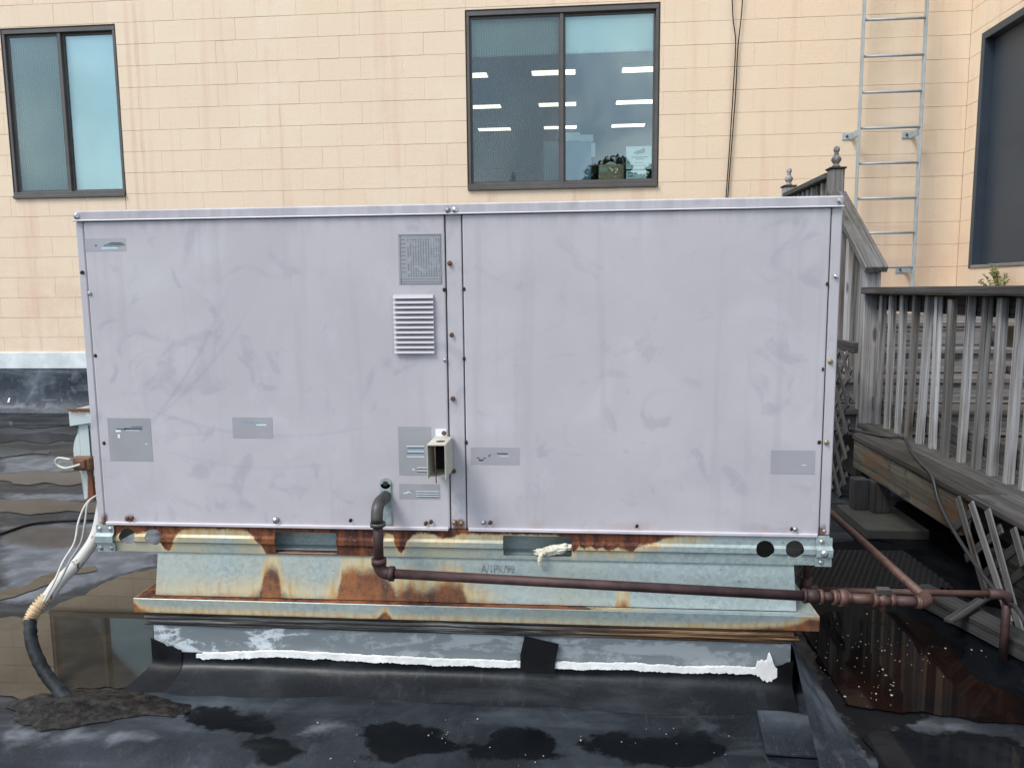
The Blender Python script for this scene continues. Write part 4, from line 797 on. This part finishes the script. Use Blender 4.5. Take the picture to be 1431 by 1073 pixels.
MB().extrude_poly([(bx0-.012, by0-.012, bz1-.045), (bx1, by0-.012, bz1-.02), (bx1, by0-.012, bz1+.030), (bx0-.012, by0-.012, bz1+.008)], (0, .19, 0)).build('rain_cap', M_swb, sw)
MB().box(bx0-.014, bx1, by0-.016, by0-.0125, bz1+.006, bz1+.014, .001, Matrix.Translation((0, 0, 0))).build('cap_edge', M_rusts, sw)
MB().extrude_poly([(bx0+.007, by0+.004, bz0+.01)]+[(bx0+.006-.024*math.sin(v*math.pi)**.7, by0+.004, bz0+.09+v*.14) for v in np.linspace(.02, .98, 12)]+[(bx0+.007, by0+.004, bz1-.05)], (0, .14, 0)).build('door', M_swb, sw)
MB().box(bx0+.046, bx0+.049, by0-.003, by0-.0005, bz0, bz1-.045).build('seam', M_dark, sw)
MB().box(bx0-.004, bx0+.062, by0-.028, by0-.001, .622, .668, .005).box(bx0+.01, bx0+.045, by0-.034, by0-.026, .63, .66, .003).build('latch', M_rusts, sw)
MB().tube(smooth_path([(bx0+.03, by0-.034, .645), (bx0-.02, by0-.034, .632), (bx0-.052, by0-.03, .640), (bx0-.058, by0-.03, .655), (bx0-.045, by0-.03, .665), (bx0-.005, by0-.03, .660)]), .0042, 8).build('padlock_shackle', M_cream, sw)
cd = empty('conduit', (-1.49, 2.02, 0), 'fat pale flexible conduit curving from the unit to a tarred roof sleeve', 'conduit')
cp = [atY(146, 690, 2.46), atY(135, 745, 2.40), atY(112, 782, 2.33), atY(85, 810, 2.27), atY(64, 838, 2.22)]
M_cond = NT('peeling_conduit'); nn = M_cond.noise(22, detail=5, rough=.6, stretch=(1, 1, .5)); cc = M_cond.mix(M_cond.noise(7), (.40, .38, .34), (.56, .55, .52)); cc = M_cond.mix(M_cond.step(nn, .60, .64), cc, (.10, .045, .02)); cc = M_cond.mix(M_cond.math('MULTIPLY', M_cond.step(M_cond.noise(5), .5, .65), .5), cc, (.45, .34, .2)); M_cond.bsdf(cc, .6, 0, M_cond.bump(nn, .001)); M_cond = M_cond.m
MB().tube(smooth_path(cp, 10), .019, 14).build('sleeve', M_cond, cd)
cp2 = [atY(66, 834, 2.225), atY(54, 846, 2.20), atY(46, 858, 2.19), atY(42, 868, 2.18)]; sp_ = smooth_path(cp2, 14)
MB().tube(sp_, [.0155+(.0055 if (i//2) % 2 else 0) for i in range(len(sp_))], 14).build('corrugated_coil', plain('tan_coil', (.46, .33, .19), .6, 0, .3, 60), cd)
cp3 = [atY(42, 866, 2.18), atY(45, 900, 2.14), atY(62, 938, 2.10), atY(84, 966, 2.06), atY(104, 992, 2.02)]
sp3 = smooth_path(cp3, 8); MB().tube(sp3, [.0185+.004*mnoise.noise(Vector((i*.9, 0, 0)))+.009*max(0, (i/len(sp3)-.75)/.25) for i in range(len(sp3))], 14).build('tarred_sleeve', plain('tar_wrap', (.014, .017, .020), .6, 0, .8, 30, .006, .2), cd)
for dx, lab in ((0, 'thin white wire hanging beside the conduit, outer strand'), (9, 'thin grey-white wire hanging beside the conduit, inner strand')):
    w_ = smooth_path([atY(141, 689, 2.36), atY(122+dx*.2, 702, 2.34), atY(110+dx, 728, 2.30), atY(104+dx, 758, 2.27), atY(88+dx, 785, 2.24), atY(76+dx*.8, 812, 2.21), atY(60+dx*.4, 842, 2.18)], 8)
    MB().tube(w_, .0034, 8).build('wire', plain('wire_white', (.48, .46, .42), .5, 0, .25, 40) if not dx else plain('wire_grey', (.30, .29, .27), .5), None, lab, 'wire', 'wires by the conduit')
c0 = Vector((-1.485, 2.03, 0)); tb = MB()
tq = poly([(16, 985), (40, 972), (75, 968), (110, 962), (150, 965), (200, 968), (228, 975), (255, 985), (245, 1003), (205, 1000), (150, 1008), (90, 1020), (50, 1018), (22, 1006)])
def tar(u, v):
    a_ = u*2*math.pi; i = u*len(tq); j = int(i) % len(tq); f_ = i-int(i); ex_ = Vector((*tq[j], 0)).lerp(Vector((*tq[(j+1) % len(tq)], 0)), f_); c = Vector((c0.x, c0.y, 0)).lerp(Vector((-1.35, 2.02, 0)), v)
    q = Vector((c0.x, c0.y, 0)).lerp(ex_, v*(1+.16*mnoise.fractal(Vector((ex_.x*22, ex_.y*22, 2)), 1, 2, 3))); return (q.x, q.y, .003+.022*(1-v)**2+(.006*mnoise.fractal(Vector((q.x*26, q.y*40, 0)), 1, 2, 4)+.004)*min(1, (1-v)*5))
tb.grid(tar, 90, 22); M_tar = NT('lumpy_mastic'); nn = M_tar.noise(40, detail=6, rough=.7); M_tar.bsdf(M_tar.mix(M_tar.step(nn, .38, .66), (.006, .0055, .005), (.034, .029, .025)), M_tar.math('ADD', .25, M_tar.math('MULTIPLY', nn, .4)), 0, M_tar.bump(nn, .008, 1), .15); 
tb.build('mastic_patch', M_tar.m, None, 'lumpy brown-black mastic patch round the conduit foot', 'roof patch')
MB().tube(smooth_path([atZ(x, y, .008) for x, y in ((-40, 756), (0, 746), (40, 733), (80, 728), (130, 726), (180, 727), (240, 735))]), .007, 8).build('roof_cable', M_black, None, 'thin black cable lying on the roof left of the unit', 'cable')

# ------------------------------------------------------------------ boardwalk, stairs and railings
RX = 1.75; LZ = .40; FLZ = .29; LAND = .96
walk = empty('boardwalk', (2.1, 3.6, 0), 'weathered grey timber boardwalk raised above the wet roof', 'boardwalk')
M_lich = NT('lichen_fascia'); o_ = M_lich.pos(); g = M_lich.noise(1, o_, 6, .6, .6, (25, 1.5, 40)); b1 = M_lich.noise(6, o_, 5, .6, .6, (1, .6, 1)); b2 = M_lich.noise(9, o_, 5)
cc = M_lich.ramp(g, [(.3, (.03, .027, .021)), (.5, (.08, .074, .06)), (.7, (.16, .15, .125))]); cc = M_lich.mix(M_lich.math('MULTIPLY', M_lich.step(b1, .46, .66), .6), cc, (.135, .068, .03)); cc = M_lich.mix(M_lich.math('MULTIPLY', M_lich.step(b2, .55, .64), .8), cc, (.03, .032, .03)); M_lich.bsdf(cc, .85, 0, M_lich.bump(g, .003), .2); M_lich = M_lich.m
def plank(mb_args, name, mat, parent): return MB().box(*mb_args, .004).build(name, mat, parent)
for x0, x1 in ((1.500, 1.638), (1.643, 1.790)):
    plank((x0, x1, 3.072, 4.35-(.0 if x0 < 1.6 else -.35), LZ-.028, LZ), 'plank', M_wy, walk); plank((x0, x1, .6, 3.068, LZ-.028, LZ), 'plank', M_wy, walk)
for k in range(7): plank((1.83+k*.144, 1.83+k*.144+.139, .6, 4.86, FLZ-.028, FLZ), 'plank', M_wy, walk)
f_ = plank((1.508, 1.548, 3.12, 4.342, .215, LZ-.0295), 'fascia', M_lich, walk); f_['label'] = 'fascia board with orange lichen stains'
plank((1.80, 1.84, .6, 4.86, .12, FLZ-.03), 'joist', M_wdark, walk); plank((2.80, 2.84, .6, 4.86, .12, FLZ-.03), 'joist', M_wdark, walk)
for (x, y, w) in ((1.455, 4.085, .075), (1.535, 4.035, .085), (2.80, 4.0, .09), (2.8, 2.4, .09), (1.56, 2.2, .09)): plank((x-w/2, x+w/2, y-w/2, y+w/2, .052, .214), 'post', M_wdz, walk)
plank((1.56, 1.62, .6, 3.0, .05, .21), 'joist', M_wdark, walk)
MB().box(1.37, 1.66, 3.72, 4.16, .0, .051, .006).build('concrete_pad', plain('concrete', (.042, .042, .034), .85, 0, .2, 16, .002), None, 'flat mossy concrete pad under the boardwalk post', 'pad')
rail_ = empty('boardwalk_railing', (RX, 3.6, LZ), 'weathered boardwalk railing with square balusters along its left side', 'railing')
MB().box(RX-.075, RX+.065, .6, 4.82, 1.163, 1.203, .005).build('top_rail', M_wy, rail_)
plank((RX+.022, RX+.060, .6, 4.82, 1.068, 1.160), 'sub_rail', mat_wood('shaded_sub_rail_wood', 1, .25), rail_); plank((RX+.022, RX+.060, .6, 4.82, .455, .545), 'bottom_rail', M_wy, rail_)  # sub-rail wood darkened to paint in the shadow under the cap rail
bal = MB(); bal.box(-.0168, .0168, -.0168, .0168, -.385, .385, .003); bal = bal.mesh('baluster', M_wz)[0]
by = [4.67, 4.52, 4.372, 4.225, 4.078, 3.955, 3.733, 3.65, 3.51, 3.385, 3.25, 3.14, 3.00, 2.865, 2.73, 2.59, 2.45, 2.3, 2.15]
for i, y in enumerate(by):
    o = link('baluster', bal, (RX+(0 if abs(y-3.733) > .01 else -.04), y, .772-(.015 if abs(y-3.733) < .01 else 0)), rail_, (random.uniform(-.012, .012), random.uniform(-.012, .012), random.uniform(-.12, .12)))
    o.scale = (random.uniform(.95, 1.12), random.uniform(.95, 1.12), 1.0+random.uniform(-.006, .006))
stairs = empty('stairs', (2.2, 5.2, 0), 'grey timber stairs climbing to the door landing', 'stairs')
yy = 4.87
for k in range(4):
    z1 = FLZ+.1675*(k+1)
    plank((1.53, 2.86, yy+.012, yy+.032, z1-.1675+.003, z1-.036), 'riser', M_wx, stairs)
    if k < 3:
        plank((1.51, 2.88, yy-.015, yy+.118, z1-.034, z1), 'tread', M_wx, stairs); plank((1.51, 2.88, yy+.122, yy+.252, z1-.034, z1-.001), 'tread', M_wx, stairs)
    yy += .243
for k in range(13): plank((1.51, 3.43, 5.60+k*.144, 5.60+k*.144+.139, LAND-.034, LAND), 'landing_board', M_wx, stairs)
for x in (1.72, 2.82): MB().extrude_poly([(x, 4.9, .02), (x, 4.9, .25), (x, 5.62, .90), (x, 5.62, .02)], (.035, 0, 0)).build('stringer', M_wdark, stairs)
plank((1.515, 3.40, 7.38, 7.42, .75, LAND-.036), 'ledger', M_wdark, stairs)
srail = empty('stair_railing', (RX, 5.2, LZ), 'sloping stair handrail between the newel and the finial post', 'railing')
plank((RX-.048, RX+.042, 4.825, 4.915, .30, 1.318), 'newel_post', M_wz, srail)
bar_obj('handrail', (RX-.005, 4.775, 1.305), (RX-.005, 5.58, 1.842), .13, .04, mat_wood('mossy_rail', 1, .95, .6, .45), srail, bev=.004)
bar_obj('sub_rail', (RX+.03, 4.92, 1.335), (RX+.03, 5.57, 1.77), .036, .085, M_wdark, srail, bev=.003)
for k in range(5):
    y = 4.985+k*.122; zt = 1.285+(y-4.775)*.667; plank((RX-.030, RX+.008, y-.019, y+.019, zt-.93+(.06 if k % 2 else 0), zt), 'baluster', M_wz, srail)
lrail = empty('landing_railing', (RX, 6.2, LAND), 'level landing railing with two ball finials above the unit', 'railing')
fin = [(.020, 0), (.034, .006), (.034, .014), (.018, .022), (.028, .034), (.040, .052), (.040, .066), (.026, .084), (.016, .092), (.022, .098), (.014, .106), (.022, .116), (.027, .130), (.022, .146), (.010, .156), (.003, .158)]
for y, zt in ((5.61, 2.005), (6.83, 2.045)):
    po = plank((RX-.046, RX+.046, y-.046, y+.046, LAND-.2, zt), 'post', M_wz, lrail); MB().box(RX-.056, RX+.056, y-.056, y+.056, zt+.0005, zt+.014, .004).build('cap', M_wdark, po); MB().lathe([(r0*.82, z0_*.92) for r0, z0_ in fin], (RX, y, zt+.0145)).build('finial', M_wz, po)
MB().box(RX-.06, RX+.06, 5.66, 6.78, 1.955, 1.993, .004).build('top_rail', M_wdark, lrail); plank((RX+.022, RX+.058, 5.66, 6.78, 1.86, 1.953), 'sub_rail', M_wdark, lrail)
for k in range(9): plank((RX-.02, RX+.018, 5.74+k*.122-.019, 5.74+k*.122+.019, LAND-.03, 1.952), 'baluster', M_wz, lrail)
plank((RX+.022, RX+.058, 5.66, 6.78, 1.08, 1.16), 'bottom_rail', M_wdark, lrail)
def lattice(name, x, y0, y1, z0, z1, label, step=.09, w=.036, skip=()):
    L = empty(name, (x, (y0+y1)/2, z0), label, 'lattice', 'lattice skirting'); i = 0
    for s in (1, -1):
        c = y0-(z1-z0)*1.0
        while c < y1+(z1-z0):
            pts = []                                       # line y = c + s*(z-z0)/1.0 clipped
            za, zb = z0, z1; ya = c if s > 0 else c+(z1-z0); yb = ya+s*(zb-za)
            def clip(ya, za, yb, zb):
                t0, t1 = 0, 1; dy = yb-ya
                for lim, sg in ((y0, 1), (y1, -1)):
                    f0 = sg*(ya-lim); f1 = sg*(yb-lim)
                    if f0 < 0 and f1 < 0: return None
                    if f0 < 0: t0 = max(t0, f0/(f0-f1))
                    if f1 < 0: t1 = min(t1, f0/(f0-f1))
                return (ya+dy*t0, za+(zb-za)*t0, ya+dy*t1, za+(zb-za)*t1) if t1-t0 > .06 else None
            r_ = clip(ya, za, yb, zb); c += step; i += 1
            if r_ is None or i in skip: continue
            bar_obj('slat', (x+(0 if s > 0 else .009), r_[0], r_[1]), (x+(0 if s > 0 else .009), r_[2], r_[3]), .008, w, M_lat, L, up=(0, -s, 1))
    return L
M_lat = mat_wood('lattice_wood', 1, .34, .3, .2)
L1 = lattice('lattice_panel', 1.49, 4.40, 6.2, .01, .84, 'grey diagonal lattice panel skirting the stairs beside the unit', .15, .032)
plank((1.50, 1.53, 4.40, 6.2, .84, .90), 'top_rail', M_wy, L1)
L2 = empty('lattice_panel', (1.49, 2.9, 0), 'broken leaning lattice panel hanging under the near boardwalk edge', 'lattice', 'lattice skirting')
M_lat2 = mat_wood('pale_lattice_wood', 1, .85, .2, .15)
for (a, b, dx) in (((1338, 695), (1381, 840), 0), ((1357, 702), (1412, 870), 0), ((1380, 712), (1430, 895), .0), ((1416, 738), (1431, 790), 0), ((1443, 750), (1470, 880), 0), ((1404, 830), (1412, 888), 0)):
    p0, p1 = atX(*a, 1.485+dx), atX(*b, 1.485+dx); p1.z = max(p1.z, .012); bar_obj('slat', p0, p1, .008, .034, M_lat2, L2, up=(0, 1, 0))
for (a, b) in (((1350, 780), (1400, 738)), ((1370, 808), (1431, 755)), ((1395, 825), (1440, 790)), ((1330, 740), (1360, 715))):
    p0, p1 = atX(*a, 1.50), atX(*b, 1.50); bar_obj('slat', p0, p1, .008, .034, M_lat, L2, up=(0, 1, 1))
p0, p1 = atZ(1290, 842, .02), atZ(1390, 842, .03)
tag(bar_obj('timber', (1.30, 2.98, .035), (1.50, 2.35, .035), .09, .06, mat_wood('mossy_timber', 1, .26, .3, .95), None, bev=.004), 'mossy green timber lying on the roof under the lattice', 'timber')
tag(bar_obj('broken_slat', atZ(1326, 868, .075), atZ(1372, 838, .085), .034, .010, M_lat), 'short broken lattice slat lying on the mossy timber', 'slat')
# black cable over the boardwalk edge
cpts = [atX(1150, 608, 1.47), atX(1175, 602, 1.5)+Vector((0, 0, .01)), (1.62, 4.22, .412), (1.70, 4.18, .412), (1.66, 4.02, .411), (1.60, 3.82, .409), (1.54, 3.58, .408), atX(1302, 664, 1.492), atX(1312, 700, 1.485), atX(1335, 745, 1.46), atX(1375, 805, 1.42), atX(1405, 840, 1.38), atX(1431, 866, 1.33), (1.28, 1.95, .012)]
MB().tube(smooth_path(cpts, 6), .0075, 8).build('cable', plain('grey_cable', (.022, .023, .026), .5), None, 'grey-black cable draped over the boardwalk edge', 'cable')
# ribbed rubber mat
ma = [atZ(x, y, .01) for x, y in ((1120, 768), (1262, 770), (1335, 822), (1112, 824))]
mat_o = MB(); mat_o.grid(lambda u, v: (lambda q: (q.x, q.y, .012+.006*math.sin(q.x*2*math.pi/.024)*math.sin(q.y*2*math.pi/.05)))(ma[0].lerp(ma[1], u).lerp(ma[3].lerp(ma[2], u), v)), 180, 60); mat_o.build('rubber_mat', plain('mat_rubber', (.007, .008, .0095), .5, 0, .2, 30, .0006, .15), None, 'black waffle-textured rubber mat beside the unit', 'mat')
# small weed at the side wall
wd = empty('weed', (3.42, 6.64, 1.17), 'small green weed growing at the wall below the door', 'plant')
M_leaf = plain('weed_leaf', (.10, .13, .035), .6, 0, .4, 30); M_stem = plain('weed_stem', (.09, .07, .03), .7)
rw = random.Random(4)
for k in range(9):
    a_ = rw.uniform(-1.2, 1.2); tip = Vector((3.40-rw.uniform(0, .1), 6.64-math.sin(a_)*.17, 1.17+.22*math.cos(a_)*rw.uniform(.7, 1.05))); b0 = Vector((3.43, 6.64, .962)); mid = b0.lerp(tip, .6)+Vector((0, 0, .03))
    P_ = smooth_path([b0, mid, tip], 5); MB().tube(P_, .003, 5).build('stem', M_stem, wd); lf = MB()
    for j in range(3, len(P_)):
        for s in (-1, 1):
            q = P_[j]; d_ = Vector((rw.uniform(-.02, .02), s*rw.uniform(.025, .05), rw.uniform(-.02, .02))); w_ = Vector((.004, 0, .009)); lf.quad(q, q+d_*.5+w_, q+d_, q+d_*.5-w_)
    lf.build('leaf', M_leaf, wd)
# ------------------------------------------------------------------ specks of litter on the wet roof (too many to count)
lit = MB(); rl_ = random.Random(11)
for k in range(300):
    if k < 200: x, y = rl_.gauss(1262, 75), rl_.gauss(915, 20)
    elif k < 270: x, y = rl_.gauss(1215, 40), rl_.gauss(962, 12)
    elif k < 300: x, y = rl_.uniform(420, 1050), rl_.uniform(1000, 1070)
    else: x, y = rl_.uniform(1150, 1431), rl_.uniform(860, 1060)
    if (x < 1120 and k < 270) or (k < 270 and k % 3): continue
    q = atZ(x, y, .006)
    if q.x > 1.48 or (-1.45 < q.x < .74 and q.y > 2.06): continue
    s = rl_.choice((.001, .0013, .0016, .0022, .004))*rl_.uniform(.7, 1.2); a_ = rl_.uniform(0, 6.3)
    pts = [(q.x+s*math.cos(a_+j*2.09)*rl_.uniform(.6, 1.2), q.y+s*math.sin(a_+j*2.09)*rl_.uniform(.6, 1.4), q.z) for j in range(3)]; lit.extrude_poly(pts, (0, 0, .0016))
lit.build('litter', plain('pale_litter', (.40, .37, .32), .8, 0, .6, 14), None, 'tiny pale flakes and leaf bits scattered on the wet roof', None, None, 'stuff')

# ------------------------------------------------------------------ trees behind the photographer, seen mirrored in the windows
def leaf_cloud(lobes, n, size, seed):
    r_ = np.random.RandomState(seed); out_v, out_f = [], []
    tot = sum(l[3]**2 for l in lobes)
    for (cx, cy, cz, rad) in lobes:
        m_ = int(n*rad**2/tot); d_ = r_.normal(size=(m_, 3)); d_ /= np.linalg.norm(d_, axis=1)[:, None]; rr_ = rad*(.55+.5*r_.rand(m_))[:, None]; c_ = np.array([cx, cy, cz])+d_*rr_*np.array([1, 1, .85])
        a_ = r_.normal(size=(m_, 3)); a_ /= np.linalg.norm(a_, axis=1)[:, None]; b_ = np.cross(a_, r_.normal(size=(m_, 3))); b_ /= np.linalg.norm(b_, axis=1)[:, None]
        s_ = size*(.6+.8*r_.rand(m_))[:, None]; base = len(out_v)
        q = np.stack([c_-a_*s_, c_+b_*s_*.55, c_+a_*s_, c_-b_*s_*.55], 1).reshape(-1, 3); out_v += q.tolist(); out_f += (base+np.arange(m_*4).reshape(-1, 4)).tolist()
    return out_v, out_f
M_fol = plain('tree_leaves', (.055, .085, .03), .6, 0, .5, 1.5, 0); M_con = plain('conifer_needles', (.028, .050, .026), .7, 0, .4, 2, 0); M_bark = plain('bark', (.09, .065, .045), .9, 0, .3, 6)
def tree(x, y, h, lobes, n, size, seed, mat, label):
    T = empty('tree', (x, y, -4.2), label, 'tree', 'trees behind the camera')
    MB().tube(smooth_path([(x, y, -4.2), (x+.1, y, -1), (x, y+.1, h*.45)]), [.34-.012*i for i in range(17)], 10).build('trunk', M_bark, T)
    for k, lb in enumerate(lobes[:6]): MB().tube([(x, y, h*.1-1), (x+(lb[0]-x)*.5, y+(lb[1]-y)*.5, lb[2]-lb[3]*.9), lb[:3]], [.16, .10, .03], 7).build('limb', M_bark, T)
    v, f = leaf_cloud(lobes, n, size, seed); me = bpy.data.meshes.new('crown'); me.from_pydata(v, [], f); me.materials.append(mat); link('crown', me, (0, 0, 0), T)
def mirror_y(Yv): return 2*WALL_Y-Yv
rt = random.Random(8); TY = mirror_y(45)
def broad(x, y, top, w, seed, label):
    L_ = []; rt.seed(seed)
    for k in range(13): a_ = rt.uniform(0, 6.28); q = rt.uniform(0, 1)**.6*w; zz_ = top-1.0-rt.uniform(0, 1)*(top+1)*.55-q*.35; L_.append((x+q*math.cos(a_), y+q*math.sin(a_)*.7, zz_, rt.uniform(.7, 1.25)))
    L_.append((x, y, top-1.0, 1.0)); tree(x, y, top, L_, 7000, .16, seed, M_fol, label)
broad(1.95, TY, 8.9, 2.2, 21, 'round broadleaf tree mirrored in the right pane of the wide window')
broad(5.2, TY-6, 9.6, 2.8, 22, 'tall broadleaf tree mirrored behind the white notice')
broad(-1.6, TY-9, 7.7, 2.6, 23, 'low broadleaf tree mirrored at the foot of the right pane')
broad(-26.5, TY-2, 8.6, 2.4, 25, 'broadleaf tree mirrored low in the narrow window')
def conifer(x, y, top, label, seed):
    T = empty('tree', (x, y, -4.2), label, 'tree', 'trees behind the camera'); MB().tube([(x, y, -4.2), (x, y, top-.3)], [.25, .03], 9).build('trunk', M_bark, T)
    r_ = np.random.RandomState(seed); V_, F_ = [], []
    for k in range(900):
        t_ = r_.rand()**.8; z = top-.1-t_*8; rad = .12+t_*2.0; a_ = r_.rand()*6.28; e = rad*(.35+.75*r_.rand()); p0_ = np.array([x, y, z]); tip = np.array([x+e*math.cos(a_), y+e*math.sin(a_), z-.25*e+.05]); sd_ = np.array([-math.sin(a_), math.cos(a_), 0])*(.06+.10*e)
        m_ = p0_*.45+tip*.55; b_ = len(V_); V_ += [p0_.tolist(), (m_+sd_).tolist(), tip.tolist(), (m_-sd_-np.array([0, 0, .1])).tolist()]; F_.append([b_, b_+1, b_+2, b_+3])
    me = bpy.data.meshes.new('crown'); me.from_pydata(V_, [], F_); me.materials.append(M_con); link('crown', me, (0, 0, 0), T)
conifer(-3.87, TY, 8.2, 'pointed conifer mirrored in the left pane of the wide window', 31)
print('blocks', NB, NB2, 'objects', len(bpy.data.objects))
